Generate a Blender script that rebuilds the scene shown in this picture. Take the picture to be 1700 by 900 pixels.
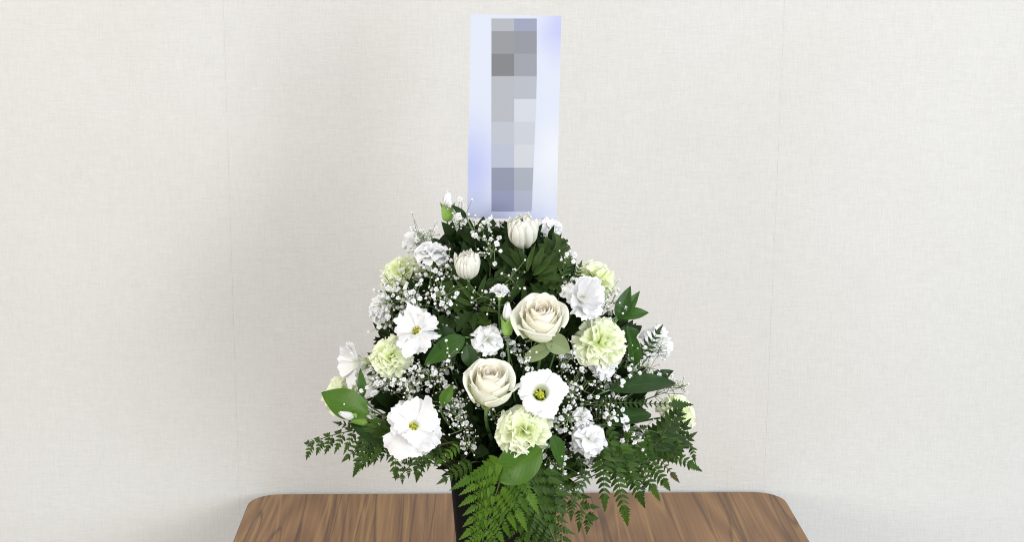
import bpy, math, random
import numpy as np
from mathutils import Vector, Matrix, Quaternion
import mathutils.noise as mn

for o in list(bpy.data.objects):
    bpy.data.objects.remove(o)
SC = bpy.context.scene
COL = SC.collection
PI = math.pi
rnd = random.Random(11)

# ------------------------------------------------------------------ camera
FPX = 2540.0                      # focal length in pixels of a 1700 px wide picture
YAW, PITCH, ROLL = 0.03153, 0.20775, 0.00611
CAM = Vector((-0.048, -1.62, 0.82))
RM = Matrix.Rotation(-YAW, 3, 'Z') @ Matrix.Rotation(PI/2 - PITCH, 3, 'X') @ Matrix.Rotation(ROLL, 3, 'Z')
cam = bpy.data.cameras.new('camera')
cam.sensor_width = 36.0
cam.lens = FPX/1700*36
cam.clip_start = 0.02
cam.clip_end = 60
cob = bpy.data.objects.new('camera', cam)
cob.matrix_world = Matrix.Translation(CAM) @ RM.to_4x4()
COL.objects.link(cob)
SC.camera = cob

# ------------------------------------------------------------------ light of the room
w = bpy.data.worlds.new('World')
SC.world = w
w.use_nodes = True
w.node_tree.nodes['Background'].inputs[0].default_value = (0.98, 0.98, 1.0, 1)
w.node_tree.nodes['Background'].inputs[1].default_value = 0.64


def area(name, loc, target, sx, sy, power, col):
    l = bpy.data.lights.new(name, 'AREA')
    l.shape = 'RECTANGLE'
    l.size, l.size_y = sx, sy
    l.energy = power
    l.color = col
    o = bpy.data.objects.new(name, l)
    o.location = loc
    o.rotation_euler = (Vector(target) - Vector(loc)).to_track_quat('-Z', 'Y').to_euler()
    COL.objects.link(o)
    return o


area('window_light', (1.15, -2.7, 0.85), (0.1, 0.1, 0.4), 0.9, 0.9, 40, (0.95, 0.975, 1.0))
area('side_window', (3.2, -1.6, 1.0), (0.4, 0.5, 0.2), 1.5, 1.5, 58, (0.83, 0.92, 1.0))
area('ceiling_light', (-0.3, -1.8, 2.6), (0.0, 0.2, 0.1), 1.2, 0.6, 25, (1.0, 0.95, 0.86))
area('room_light', (-3.2, -1.5, 0.9), (-0.8, 0.5, 0.3), 1.4, 1.4, 52, (1.0, 0.93, 0.82))

SC.view_settings.view_transform = 'Standard'
SC.view_settings.look = 'None'
SC.view_settings.exposure = 0.0
SC.view_settings.gamma = 1.0
SC.view_settings.use_curve_mapping = False
SC.render.engine = 'CYCLES'
SC.cycles.use_denoising = True
SC.cycles.filter_width = 1.05
SC.cycles.max_bounces = 8
SC.cycles.transmission_bounces = 6
SC.cycles.diffuse_bounces = 5

# ------------------------------------------------------------------ pixel <-> world helpers
def ray(px, py):
    return RM @ Vector(((px-850)/FPX, -(py-450)/FPX, -1.0))


def P(px, py, y):
    d = ray(px, py)
    return CAM + d*((y-CAM.y)/d.y)


def PZ(px, py, z):
    d = ray(px, py)
    return CAM + d*((z-CAM.z)/d.z)


def mpp(p):                       # metres per pixel at point p
    return -(RM.transposed() @ (p-CAM)).z/FPX


ROWS = [330, 380, 400, 500, 600, 700, 750, 820, 900]
RADS = [45, 105, 145, 235, 282, 325, 330, 230, 120]


def yfront(px, py, k=0.62):
    R = float(np.interp(py, ROWS, RADS))
    dx = px-845
    return -k*math.sqrt(max(0.0, R*R-dx*dx))/1500.0


def S(px, py, off=0.0):           # a point on the front of the arrangement
    return P(px, py, yfront(px, py)+off)


RIGHT = (RM @ Vector((1, 0, 0))).normalized()
UPV = (RM @ Vector((0, 1, 0))).normalized()


def facing(p, a=0.0, b=0.0):
    t = (CAM-p).normalized()
    return (t + RIGHT*a + UPV*b).normalized()


def frame(loc, z, roll=0.0):
    z = z.normalized()
    x = Vector((0, 0, 1)).cross(z)
    if x.length < 1e-3:
        x = Vector((1, 0, 0))
    x.normalize()
    y = z.cross(x)
    M = Matrix((x, y, z)).transposed().to_4x4()
    M.translation = loc
    return M @ Matrix.Rotation(roll, 4, 'Z')


# ------------------------------------------------------------------ object helpers
def thing(name, label, cat, M=None, group=None):
    o = bpy.data.objects.new(name, None)
    o.empty_display_size = 0.02
    COL.objects.link(o)
    if M is not None:
        o.matrix_basis = M
    o['label'] = label
    o['category'] = cat
    if group:
        o['group'] = group
    return o


def part(name, me, parent, M=None, kind=None, label=None):
    o = bpy.data.objects.new(name, me)
    COL.objects.link(o)
    o.parent = parent
    if M is not None:
        o.matrix_basis = M
    if kind:
        o['kind'] = kind
    if label:
        o['label'] = label
    return o


def mesh(name, verts, faces, mat, uvs=None, smooth=True):
    me = bpy.data.meshes.new(name)
    me.from_pydata([tuple(v) for v in verts], [], faces)
    if uvs is not None:
        ul = me.uv_layers.new(name='UVMap')
        arr = np.array(uvs, dtype=np.float32)
        li = np.empty(len(me.loops), dtype=np.int32)
        me.loops.foreach_get('vertex_index', li)
        ul.data.foreach_set('uv', arr[li].ravel())
    if mat:
        me.materials.append(mat)
    if smooth:
        me.polygons.foreach_set('use_smooth', [True]*len(me.polygons))
    me.update()
    return me


def sheet_data(nu, nv, fn):
    vs, uv, fs = [], [], []
    for j in range(nv+1):
        for i in range(nu+1):
            u, v = i/nu*2-1, j/nv
            vs.append(fn(u, v))
            uv.append((i/nu, v))
    for j in range(nv):
        for i in range(nu):
            a = j*(nu+1)+i
            fs.append((a, a+1, a+nu+2, a+nu+1))
    return vs, fs, uv


def sheet(name, nu, nv, fn, mat):
    v, f, uv = sheet_data(nu, nv, fn)
    return mesh(name, v, f, mat, uv)


class Acc:
    def __init__(s):
        s.v, s.f, s.uv = [], [], []

    def add(s, v, f, uv=None):
        n = len(s.v)
        s.v += list(v)
        s.f += [tuple(i+n for i in q) for q in f]
        s.uv += list(uv) if uv is not None else [(0.5, 0.5)]*len(v)

    def addM(s, v, f, M, uv=None):
        s.add([M @ Vector(p) for p in v], f, uv)

    def tube(s, pts, rads, n=6, cap=True):
        pts = [Vector(p) for p in pts]
        vs, fs = [], []
        prev = None
        for i, p in enumerate(pts):
            t = (pts[min(i+1, len(pts)-1)]-pts[max(i-1, 0)])
            if t.length < 1e-9:
                t = Vector((0, 0, 1))
            t.normalize()
            if prev is None:
                a = t.orthogonal().normalized()
            else:
                a = prev-t*prev.dot(t)
                a = a.normalized() if a.length > 1e-6 else t.orthogonal().normalized()
            prev = a
            b = t.cross(a)
            r = rads[i] if hasattr(rads, '__len__') else rads
            for k in range(n):
                an = 2*PI*k/n
                vs.append(p+(a*math.cos(an)+b*math.sin(an))*r)
        for i in range(len(pts)-1):
            for k in range(n):
                k2 = (k+1) % n
                fs.append((i*n+k, i*n+k2, (i+1)*n+k2, (i+1)*n+k))
        if cap:
            fs.append(tuple(range(n-1, -1, -1)))
            fs.append(tuple((len(pts)-1)*n+k for k in range(n)))
        s.add(vs, fs)

    def mesh(s, name, mat):
        return mesh(name, s.v, s.f, mat, s.uv)


def bez(a, b, c, d, n):
    out = []
    for i in range(n+1):
        t = i/n
        out.append(a*(1-t)**3+b*3*t*(1-t)**2+c*3*t*t*(1-t)+d*t**3)
    return out


def nz(x, y=0.0, z=0.0):
    return mn.noise(Vector((x, y, z)))


# ------------------------------------------------------------------ materials
def mat_new(name):
    m = bpy.data.materials.new(name)
    m.use_nodes = True
    nt = m.node_tree
    nt.nodes.clear()
    out = nt.nodes.new('ShaderNodeOutputMaterial')
    return m, nt, out


def N(nt, typ, **kw):
    n = nt.nodes.new(typ)
    for k, v in kw.items():
        setattr(n, k, v)
    return n


def ramp(nt, stops, interp='LINEAR'):
    r = nt.nodes.new('ShaderNodeValToRGB')
    cr = r.color_ramp
    cr.interpolation = interp
    while len(cr.elements) < len(stops):
        cr.elements.new(0.5)
    for e, (p, c) in zip(cr.elements, stops):
        e.position = p
        e.color = (*c, 1)
    return r


def petal_mat(name, stops, trans=0.3, rough=0.55, veins=60, bump=0.25, spec=0.3, tint=(1, 1, 1)):
    """petal: colour runs along V (claw to rim), fine veins run along the petal"""
    m, nt, out = mat_new(name)
    L = nt.links.new
    uv = N(nt, 'ShaderNodeUVMap')
    sep = N(nt, 'ShaderNodeSeparateXYZ')
    L(uv.outputs[0], sep.inputs[0])
    r = ramp(nt, stops)
    nse = N(nt, 'ShaderNodeTexNoise')
    nse.inputs['Scale'].default_value = 3.0
    info = N(nt, 'ShaderNodeObjectInfo')
    add = N(nt, 'ShaderNodeVectorMath', operation='ADD')
    L(uv.outputs[0], add.inputs[0])
    mul = N(nt, 'ShaderNodeMath', operation='MULTIPLY')
    L(info.outputs['Random'], mul.inputs[0])
    mul.inputs[1].default_value = 37.0
    L(mul.outputs[0], add.inputs[1])
    L(add.outputs[0], nse.inputs['Vector'])
    ma = N(nt, 'ShaderNodeMath', operation='MULTIPLY_ADD')
    L(nse.outputs[0], ma.inputs[0])
    ma.inputs[1].default_value = 0.3
    L(sep.outputs[1], ma.inputs[2])
    sb = N(nt, 'ShaderNodeMath', operation='SUBTRACT')
    L(ma.outputs[0], sb.inputs[0])
    sb.inputs[1].default_value = 0.15
    L(sb.outputs[0], r.inputs[0])
    mp = N(nt, 'ShaderNodeMapping')
    mp.inputs['Scale'].default_value = (veins, 3.0, 1)
    L(add.outputs[0], mp.inputs[0])
    n2 = N(nt, 'ShaderNodeTexNoise')
    n2.inputs['Scale'].default_value = 1.0
    n2.inputs['Detail'].default_value = 3
    L(mp.outputs[0], n2.inputs['Vector'])
    bp = N(nt, 'ShaderNodeBump')
    bp.inputs['Strength'].default_value = bump
    bp.inputs['Distance'].default_value = 0.0012
    L(n2.outputs[0], bp.inputs['Height'])
    pr = N(nt, 'ShaderNodeBsdfPrincipled')
    L(r.outputs[0], pr.inputs['Base Color'])
    pr.inputs['Roughness'].default_value = rough
    pr.inputs['Specular IOR Level'].default_value = spec
    L(bp.outputs[0], pr.inputs['Normal'])
    tr = N(nt, 'ShaderNodeBsdfTranslucent')
    mx = N(nt, 'ShaderNodeMix', data_type='RGBA', blend_type='MULTIPLY')
    mx.inputs[0].default_value = 1.0
    L(r.outputs[0], mx.inputs[6])
    mx.inputs[7].default_value = (*tint, 1)
    L(mx.outputs[2], tr.inputs['Color'])
    ms = N(nt, 'ShaderNodeMixShader')
    ms.inputs[0].default_value = trans
    L(pr.outputs[0], ms.inputs[1])
    L(tr.outputs[0], ms.inputs[2])
    L(ms.outputs[0], out.inputs[0])
    return m


def leaf_mat(name, dark, light, rough=0.4, vein=(0.16, 0.25, 0.07), veinw=0.02, trans=0.15, side=0.5, bump=0.5, spec=0.5, back=None):
    m, nt, out = mat_new(name)
    L = nt.links.new
    uv = N(nt, 'ShaderNodeUVMap')
    sep = N(nt, 'ShaderNodeSeparateXYZ')
    L(uv.outputs[0], sep.inputs[0])
    info = N(nt, 'ShaderNodeObjectInfo')
    tc = N(nt, 'ShaderNodeTexCoord')
    nse = N(nt, 'ShaderNodeTexNoise')
    nse.inputs['Scale'].default_value = 70.0
    nse.inputs['Detail'].default_value = 4
    L(tc.outputs['Object'], nse.inputs['Vector'])
    ad = N(nt, 'ShaderNodeMath', operation='MULTIPLY_ADD')
    L(info.outputs['Random'], ad.inputs[0])
    ad.inputs[1].default_value = 1.0
    L(nse.outputs[0], ad.inputs[2])
    sb = N(nt, 'ShaderNodeMath', operation='SUBTRACT')
    L(ad.outputs[0], sb.inputs[0])
    sb.inputs[1].default_value = 0.45
    r = ramp(nt, [(0.1, dark), (0.9, light)])
    L(sb.outputs[0], r.inputs[0])
    # midrib and side veins from UV
    c = N(nt, 'ShaderNodeMath', operation='SUBTRACT')
    L(sep.outputs[0], c.inputs[0])
    c.inputs[1].default_value = 0.5
    ab = N(nt, 'ShaderNodeMath', operation='ABSOLUTE')
    L(c.outputs[0], ab.inputs[0])
    mid = N(nt, 'ShaderNodeMapRange')
    mid.inputs[1].default_value = 0.0
    mid.inputs[2].default_value = veinw
    mid.inputs[3].default_value = 1.0
    mid.inputs[4].default_value = 0.0
    L(ab.outputs[0], mid.inputs[0])
    sv = N(nt, 'ShaderNodeMath', operation='MULTIPLY_ADD')   # v*9 - |u|*6
    L(ab.outputs[0], sv.inputs[0])
    sv.inputs[1].default_value = -7.0
    v9 = N(nt, 'ShaderNodeMath', operation='MULTIPLY')
    L(sep.outputs[1], v9.inputs[0])
    v9.inputs[1].default_value = 9.0
    L(v9.outputs[0], sv.inputs[2])
    fr = N(nt, 'ShaderNodeMath', operation='FRACT')
    L(sv.outputs[0], fr.inputs[0])
    pk = N(nt, 'ShaderNodeMapRange')
    pk.inputs[1].default_value = 0.0
    pk.inputs[2].default_value = 0.16
    pk.inputs[3].default_value = side
    pk.inputs[4].default_value = 0.0
    L(fr.outputs[0], pk.inputs[0])
    mxv = N(nt, 'ShaderNodeMath', operation='MAXIMUM')
    L(mid.outputs[0], mxv.inputs[0])
    L(pk.outputs[0], mxv.inputs[1])
    cm = N(nt, 'ShaderNodeMath', operation='MULTIPLY')
    L(mxv.outputs[0], cm.inputs[0])
    cm.inputs[1].default_value = 0.55
    mx = N(nt, 'ShaderNodeMix', data_type='RGBA')
    L(cm.outputs[0], mx.inputs[0])
    L(r.outputs[0], mx.inputs[6])
    mx.inputs[7].default_value = (*vein, 1)
    bp = N(nt, 'ShaderNodeBump')
    bp.inputs['Strength'].default_value = bump
    bp.inputs['Distance'].default_value = 0.0008
    bp.invert = True
    L(mxv.outputs[0], bp.inputs['Height'])
    pr = N(nt, 'ShaderNodeBsdfPrincipled')
    L(mx.outputs[2], pr.inputs['Base Color'])
    pr.inputs['Roughness'].default_value = rough
    pr.inputs['Specular IOR Level'].default_value = spec*0.55
    L(bp.outputs[0], pr.inputs['Normal'])
    tr = N(nt, 'ShaderNodeBsdfTranslucent')
    tm = N(nt, 'ShaderNodeMix', data_type='RGBA', blend_type='MULTIPLY')
    tm.inputs[0].default_value = 1.0
    L(mx.outputs[2], tm.inputs[6])
    tm.inputs[7].default_value = (1.0, 1.0, 0.4, 1)
    L(tm.outputs[2], tr.inputs['Color'])
    ms = N(nt, 'ShaderNodeMixShader')
    ms.inputs[0].default_value = trans
    L(pr.outputs[0], ms.inputs[1])
    L(tr.outputs[0], ms.inputs[2])
    L(ms.outputs[0], out.inputs[0])
    return m


def plain(name, col, rough=0.5, spec=0.5, var=0.0, scale=200, bump=0.0, metal=0.0):
    m, nt, out = mat_new(name)
    L = nt.links.new
    pr = N(nt, 'ShaderNodeBsdfPrincipled')
    pr.inputs['Roughness'].default_value = rough
    pr.inputs['Specular IOR Level'].default_value = spec
    pr.inputs['Metallic'].default_value = metal
    tc = N(nt, 'ShaderNodeTexCoord')
    ns = N(nt, 'ShaderNodeTexNoise')
    ns.inputs['Scale'].default_value = scale
    ns.inputs['Detail'].default_value = 4
    L(tc.outputs['Object'], ns.inputs['Vector'])
    r = ramp(nt, [(0.25, tuple(c*(1-var) for c in col)), (0.75, tuple(min(1, c*(1+var)) for c in col))])
    L(ns.outputs[0], r.inputs[0])
    L(r.outputs[0], pr.inputs['Base Color'])
    if bump:
        bp = N(nt, 'ShaderNodeBump')
        bp.inputs['Strength'].default_value = bump
        bp.inputs['Distance'].default_value = 0.001
        L(ns.outputs[0], bp.inputs['Height'])
        L(bp.outputs[0], pr.inputs['Normal'])
    L(pr.outputs[0], out.inputs[0])
    return m


WHT = (0.86, 0.865, 0.875)
M_LISI = petal_mat('lisianthus_petal', [(0.0, (0.52, 0.64, 0.20)), (0.2, (0.80, 0.85, 0.60)), (0.42, (0.845, 0.85, 0.84)), (1, (0.86, 0.86, 0.875))], 0.16, 0.5, 22, 0.22)
M_CARN_W = petal_mat('white_carnation_petal', [(0.0, (0.62, 0.70, 0.45)), (0.3, (0.86, 0.87, 0.85)), (1, (0.88, 0.885, 0.90))], 0.25, 0.55, 30, 0.3)
M_CARN_G = petal_mat('green_carnation_petal', [(0.0, (0.64, 0.76, 0.28)), (0.35, (0.79, 0.87, 0.46)), (0.7, (0.85, 0.90, 0.60)), (1, (0.89, 0.92, 0.75))], 0.25, 0.55, 30, 0.3)
M_ROSE_C = petal_mat('rose_core_petal', [(0.0, (0.94, 0.80, 0.60)), (0.6, (0.955, 0.88, 0.76)), (1, (0.97, 0.94, 0.86))], 0.3, 0.45, 30, 0.12)
M_ROSE_M = petal_mat('rose_petal', [(0.0, (0.88, 0.82, 0.56)), (0.5, (0.965, 0.925, 0.78)), (1, (0.97, 0.95, 0.87))], 0.25, 0.45, 30, 0.15)
M_ROSE_O = petal_mat('rose_outer_petal', [(0.0, (0.66, 0.74, 0.36)), (0.4, (0.86, 0.88, 0.68)), (0.8, (0.94, 0.94, 0.86)), (1, (0.95, 0.95, 0.87))], 0.24, 0.45, 30, 0.2)
M_MUM = petal_mat('chrysanthemum_petal', [(0.0, (0.78, 0.82, 0.52)), (0.3, (0.89, 0.89, 0.80)), (1, (0.94, 0.935, 0.89))], 0.52, 0.5, 10, 0.15)
M_GYP = plain('gypsophila_blossom', (0.84, 0.845, 0.84), 0.6, 0.3, 0.04, 400)
M_BUD = plain('gypsophila_bud', (0.62, 0.68, 0.52), 0.6, 0.3, 0.25, 300)
M_TWIG = plain('gypsophila_twig', (0.20, 0.27, 0.12), 0.6, 0.3, 0.3, 150)
M_STEM = plain('green_stem', (0.10, 0.20, 0.06), 0.5, 0.4, 0.3, 120)
M_CALYX = plain('calyx_green', (0.22, 0.38, 0.07), 0.45, 0.45, 0.3, 160, 0.3)
M_BRACT = plain('bract_green', (0.09, 0.16, 0.05), 0.5, 0.4, 0.35, 200, 0.3)
M_YEL = plain('stamen_yellow', (0.80, 0.60, 0.03), 0.6, 0.3, 0.2, 500, 0.5)
M_OVA = plain('pistil_green', (0.38, 0.48, 0.06), 0.5, 0.4, 0.25, 400, 0.4)
M_LEAF = leaf_mat('broad_leaf', (0.022, 0.070, 0.008), (0.046, 0.120, 0.014), 0.32, (0.14, 0.26, 0.05), 0.014, 0.12, 0.25)
M_LEAFB = leaf_mat('bright_leaf', (0.040, 0.115, 0.008), (0.070, 0.170, 0.014), 0.34, (0.20, 0.34, 0.07), 0.014, 0.2, 0.22)
M_LEAFD = leaf_mat('dark_leaf', (0.010, 0.032, 0.006), (0.024, 0.062, 0.012), 0.38, (0.05, 0.10, 0.03), 0.014, 0.08, 0.3)
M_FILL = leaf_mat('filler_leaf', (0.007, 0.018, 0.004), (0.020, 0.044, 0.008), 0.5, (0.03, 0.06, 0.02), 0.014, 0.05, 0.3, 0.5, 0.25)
M_MUML = leaf_mat('chrysanthemum_leaf', (0.016, 0.040, 0.005), (0.038, 0.076, 0.010), 0.5, (0.10, 0.16, 0.07), 0.02, 0.12, 0.5, 0.8, 0.35)
M_SEPAL = leaf_mat('grey_green_leaf', (0.20, 0.26, 0.11), (0.28, 0.34, 0.16), 0.5, (0.36, 0.42, 0.22), 0.02, 0.25, 0.3)
M_FERN = leaf_mat('fern_leaf', (0.026, 0.068, 0.006), (0.056, 0.120, 0.011), 0.42, (0.09, 0.18, 0.04), 0.03, 0.2, 0.5, 0.7, 0.45)
M_FERND = leaf_mat('dark_fern_leaf', (0.013, 0.038, 0.005), (0.032, 0.070, 0.009), 0.42, (0.06, 0.12, 0.03), 0.03, 0.15, 0.5, 0.7, 0.45)
M_FERNB = leaf_mat('bright_fern_leaf', (0.058, 0.145, 0.008), (0.100, 0.205, 0.014), 0.45, (0.16, 0.27, 0.05), 0.03, 0.25, 0.5, 0.7, 0.4)
M_FERNP = leaf_mat('pale_fern_leaf', (0.10, 0.19, 0.07), (0.16, 0.26, 0.11), 0.5, (0.2, 0.3, 0.12), 0.03, 0.3, 0.5, 0.7, 0.4)
M_FERNA = leaf_mat('browned_fern_leaf', (0.035, 0.070, 0.012), (0.095, 0.075, 0.025), 0.6, (0.15, 0.12, 0.04), 0.03, 0.2, 0.5, 0.7, 0.3)
M_RACH = plain('fern_stalk', (0.05, 0.075, 0.02), 0.5, 0.4, 0.3, 150)
M_POT = plain('black_pot', (0.006, 0.006, 0.006), 0.55, 0.15, 0.15, 300, 0.05)


# ================================================================== setting: wall and table
YB = 0.6112          # back edge of the table
YW = YB + 0.014      # wall


def wall_material():
    m, nt, out = mat_new('woven_wallpaper')
    L = nt.links.new
    tc = N(nt, 'ShaderNodeTexCoord')
    hs = []
    for sc, st in (((1500, 90, 60), 1.0), ((60, 90, 1300), 0.9), ((300, 90, 40), 0.5), ((35, 90, 260), 0.4)):
        mp = N(nt, 'ShaderNodeMapping')
        mp.inputs['Scale'].default_value = sc
        L(tc.outputs['Object'], mp.inputs[0])
        n = N(nt, 'ShaderNodeTexNoise')
        n.inputs['Scale'].default_value = 1.0
        n.inputs['Detail'].default_value = 2
        L(mp.outputs[0], n.inputs['Vector'])
        k = N(nt, 'ShaderNodeMath', operation='MULTIPLY')
        k.inputs[1].default_value = st
        L(n.outputs[0], k.inputs[0])
        hs.append(k)
    a = hs[0]
    for h in hs[1:]:
        s = N(nt, 'ShaderNodeMath', operation='ADD')
        L(a.outputs[0], s.inputs[0])
        L(h.outputs[0], s.inputs[1])
        a = s
    bp = N(nt, 'ShaderNodeBump')
    bp.inputs['Strength'].default_value = 0.42
    bp.inputs['Distance'].default_value = 0.0011
    L(a.outputs[0], bp.inputs['Height'])
    mr = N(nt, 'ShaderNodeMapRange')
    mr.inputs[1].default_value = 0.9
    mr.inputs[2].default_value = 1.9
    L(a.outputs[0], mr.inputs[0])
    r = ramp(nt, [(0, (0.562, 0.553, 0.530)), (1, (0.648, 0.640, 0.618))])
    L(mr.outputs[0], r.inputs[0])
    # faint large patches of age
    n3 = N(nt, 'ShaderNodeTexNoise')
    n3.inputs['Scale'].default_value = 3.5
    n3.inputs['Detail'].default_value = 5
    L(tc.outputs['Object'], n3.inputs['Vector'])
    r3 = ramp(nt, [(0.35, (0.975, 0.97, 0.955)), (0.65, (1.0, 1.0, 1.0))])
    L(n3.outputs[0], r3.inputs[0])
    mx = N(nt, 'ShaderNodeMix', data_type='RGBA', blend_type='MULTIPLY')
    mx.inputs[0].default_value = 1.0
    L(r.outputs[0], mx.inputs[6])
    L(r3.outputs[0], mx.inputs[7])
    pr = N(nt, 'ShaderNodeBsdfPrincipled')
    L(mx.outputs[2], pr.inputs['Base Color'])
    pr.inputs['Roughness'].default_value = 0.75
    pr.inputs['Specular IOR Level'].default_value = 0.25
    L(bp.outputs[0], pr.inputs['Normal'])
    L(pr.outputs[0], out.inputs[0])
    return m


M_WALL = wall_material()


def box(name, x0, x1, y0, y1, z0, z1, mat, bev=0.0):
    import bmesh
    bm = bmesh.new()
    bmesh.ops.create_cube(bm, size=1)
    for v in bm.verts:
        v.co = Vector((x0+(v.co.x+.5)*(x1-x0), y0+(v.co.y+.5)*(y1-y0), z0+(v.co.z+.5)*(z1-z0)))
    if bev:
        bmesh.ops.bevel(bm, geom=bm.edges[:], offset=bev, segments=2, affect='EDGES')
    me = bpy.data.meshes.new(name)
    bm.to_mesh(me)
    bm.free()
    me.materials.append(mat)
    return me


M_PLASTER = plain('plaster', (0.62, 0.61, 0.58), 0.8, 0.2, 0.05, 30)
wall = bpy.data.objects.new('wall', box('wall', -2.6, 2.6, YW+0.0003, YW+0.12, -0.75, 1.9, M_PLASTER))
COL.objects.link(wall)
wall['kind'] = 'structure'
seamL = P(377, 200, YW).x
seamR = P(1292, 250, YW).x
wd = seamR-seamL
for i in range(-2, 4):
    x0, x1 = seamL+i*wd, seamL+(i+1)*wd
    x0, x1 = max(x0, -2.6), min(x1, 2.6)
    if x1-x0 < 0.02:
        continue
    part('wallpaper_strip', box('wallpaper_strip', x0+0.00011, x1-0.00011, YW, YW+0.0003, -0.75, 1.9, M_WALL), wall)


def wood_material():
    m, nt, out = mat_new('walnut_laminate')
    L = nt.links.new
    tc = N(nt, 'ShaderNodeTexCoord')

    def noise(scale, detail=2, rough=0.5, dist=0.0, loc=(0, 0, 0)):
        mp = N(nt, 'ShaderNodeMapping')
        mp.inputs['Scale'].default_value = scale
        mp.inputs['Location'].default_value = loc
        L(tc.outputs['Object'], mp.inputs[0])
        n = N(nt, 'ShaderNodeTexNoise')
        n.inputs['Scale'].default_value = 1
        n.inputs['Detail'].default_value = detail
        n.inputs['Roughness'].default_value = rough
        n.inputs['Distortion'].default_value = dist
        L(mp.outputs[0], n.inputs['Vector'])
        return n

    def math2(op, a, b):
        k = N(nt, 'ShaderNodeMath', operation=op)
        for i, q in enumerate((a, b)):
            if q is None:
                continue
            if isinstance(q, (int, float)):
                k.inputs[i].default_value = q
            else:
                L(q, k.inputs[i])
        return k.outputs[0]
    g = noise((5.2, .55, 1), 1, 0.4, 0.3, (3.1, 7.7, 0))
    warp = noise((30, 1.8, 1), 2, 0.5)
    a = math2('MULTIPLY', g.outputs[0], 150.0)
    b = math2('MULTIPLY', warp.outputs[0], 4.0)
    ring = math2('SINE', math2('ADD', a, b), None)
    ring = math2('MULTIPLY_ADD', ring, 0.5)
    nt.nodes[-1].inputs[2].default_value = 0.5
    wide = noise((135, 1.1, 1), 4, 0.65, 0.15, (9, 2, 0))
    fib = noise((330, 9, 1), 3, 0.75)
    fib2 = noise((190, 2.6, 1), 3, 0.6)
    s = math2('MULTIPLY', ring, 0.24)
    s = math2('ADD', s, math2('MULTIPLY', wide.outputs[0], 0.55))
    s = math2('ADD', s, math2('MULTIPLY', fib.outputs[0], 0.34))
    s = math2('ADD', s, math2('MULTIPLY', fib2.outputs[0], 0.55))
    mr = N(nt, 'ShaderNodeMapRange')
    mr.inputs[1].default_value = 0.52
    mr.inputs[2].default_value = 1.14
    L(s, mr.inputs[0])
    r = ramp(nt, [(0.0, (0.130, 0.068, 0.034)), (0.3, (0.208, 0.113, 0.054)), (0.65, (0.255, 0.141, 0.066)), (1.0, (0.34, 0.196, 0.082))])
    L(mr.outputs[0], r.inputs[0])
    def vein_lines(col_in, scale, loc, width, colr, amount):
        n = noise(scale, 2, 0.5, 0.4, loc)
        d = math2('ABSOLUTE', math2('SUBTRACT', n.outputs[0], 0.5), None)
        m_ = N(nt, 'ShaderNodeMapRange')
        m_.inputs[1].default_value = 0.0
        m_.inputs[2].default_value = width
        m_.inputs[3].default_value = amount
        m_.inputs[4].default_value = 0.0
        L(d, m_.inputs[0])
        x = N(nt, 'ShaderNodeMix', data_type='RGBA')
        L(m_.outputs[0], x.inputs[0])
        L(col_in, x.inputs[6])
        x.inputs[7].default_value = (*colr, 1)
        return x.outputs[2]
    wood_col = vein_lines(r.outputs[0], (26, .75, 1), (2, 5, 0), 0.022, (0.36, 0.215, 0.085), 0.75)
    wood_col = vein_lines(wood_col, (30, .85, 1), (7, 1, 0), 0.020, (0.085, 0.048, 0.032), 0.75)
    wood_col = vein_lines(wood_col, (15, .55, 1), (4, 9, 0), 0.012, (0.075, 0.042, 0.030), 0.7)
    pr = N(nt, 'ShaderNodeBsdfPrincipled')
    L(wood_col, pr.inputs['Base Color'])
    pr.inputs['Roughness'].default_value = 0.42
    pr.inputs['Specular IOR Level'].default_value = 0.3
    bp = N(nt, 'ShaderNodeBump')
    bp.inputs['Strength'].default_value = 0.12
    bp.inputs['Distance'].default_value = 0.0004
    L(fib.outputs[0], bp.inputs['Height'])
    L(bp.outputs[0], pr.inputs['Normal'])
    L(pr.outputs[0], out.inputs[0])
    return m


M_WOOD = wood_material()
M_EDGE = plain('table_edge', (0.045, 0.028, 0.018), 0.45, 0.5, 0.3, 60)
TXL, TXR, TYF = -0.3750, 0.4408, -0.55


def rounded(xl, xr, y0, y1, r, n=10):
    pts = []
    for cx, cy, a0 in ((xr-r, y1-r, 0), (xl+r, y1-r, PI/2), (xl+r, y0+r, PI), (xr-r, y0+r, 1.5*PI)):
        for i in range(n+1):
            a = a0+PI/2*i/n
            pts.append((cx+r*math.cos(a), cy+r*math.sin(a)))
    return pts


def prism(name, pts, z0, z1, mat, smooth=False):
    n = len(pts)
    v = [(x, y, z0) for x, y in pts]+[(x, y, z1) for x, y in pts]
    f = [tuple(range(n-1, -1, -1)), tuple(range(n, 2*n))]
    f += [(i, (i+1) % n, n+(i+1) % n, n+i) for i in range(n)]
    return mesh(name, v, f, mat, None, smooth)


tab = thing('table', 'walnut veneer table with rounded corners and dark edge against the wall', 'table', Matrix.Translation((0.04, -0.15, -0.72)))
TI = Matrix.Translation((-0.04, 0.15, 0.72))
top = part('tabletop', prism('tabletop', rounded(TXL+0.0015, TXR-0.0015, TYF, YB-0.0015, 0.044), -0.0006, 0.0, M_WOOD), tab, TI)
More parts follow.
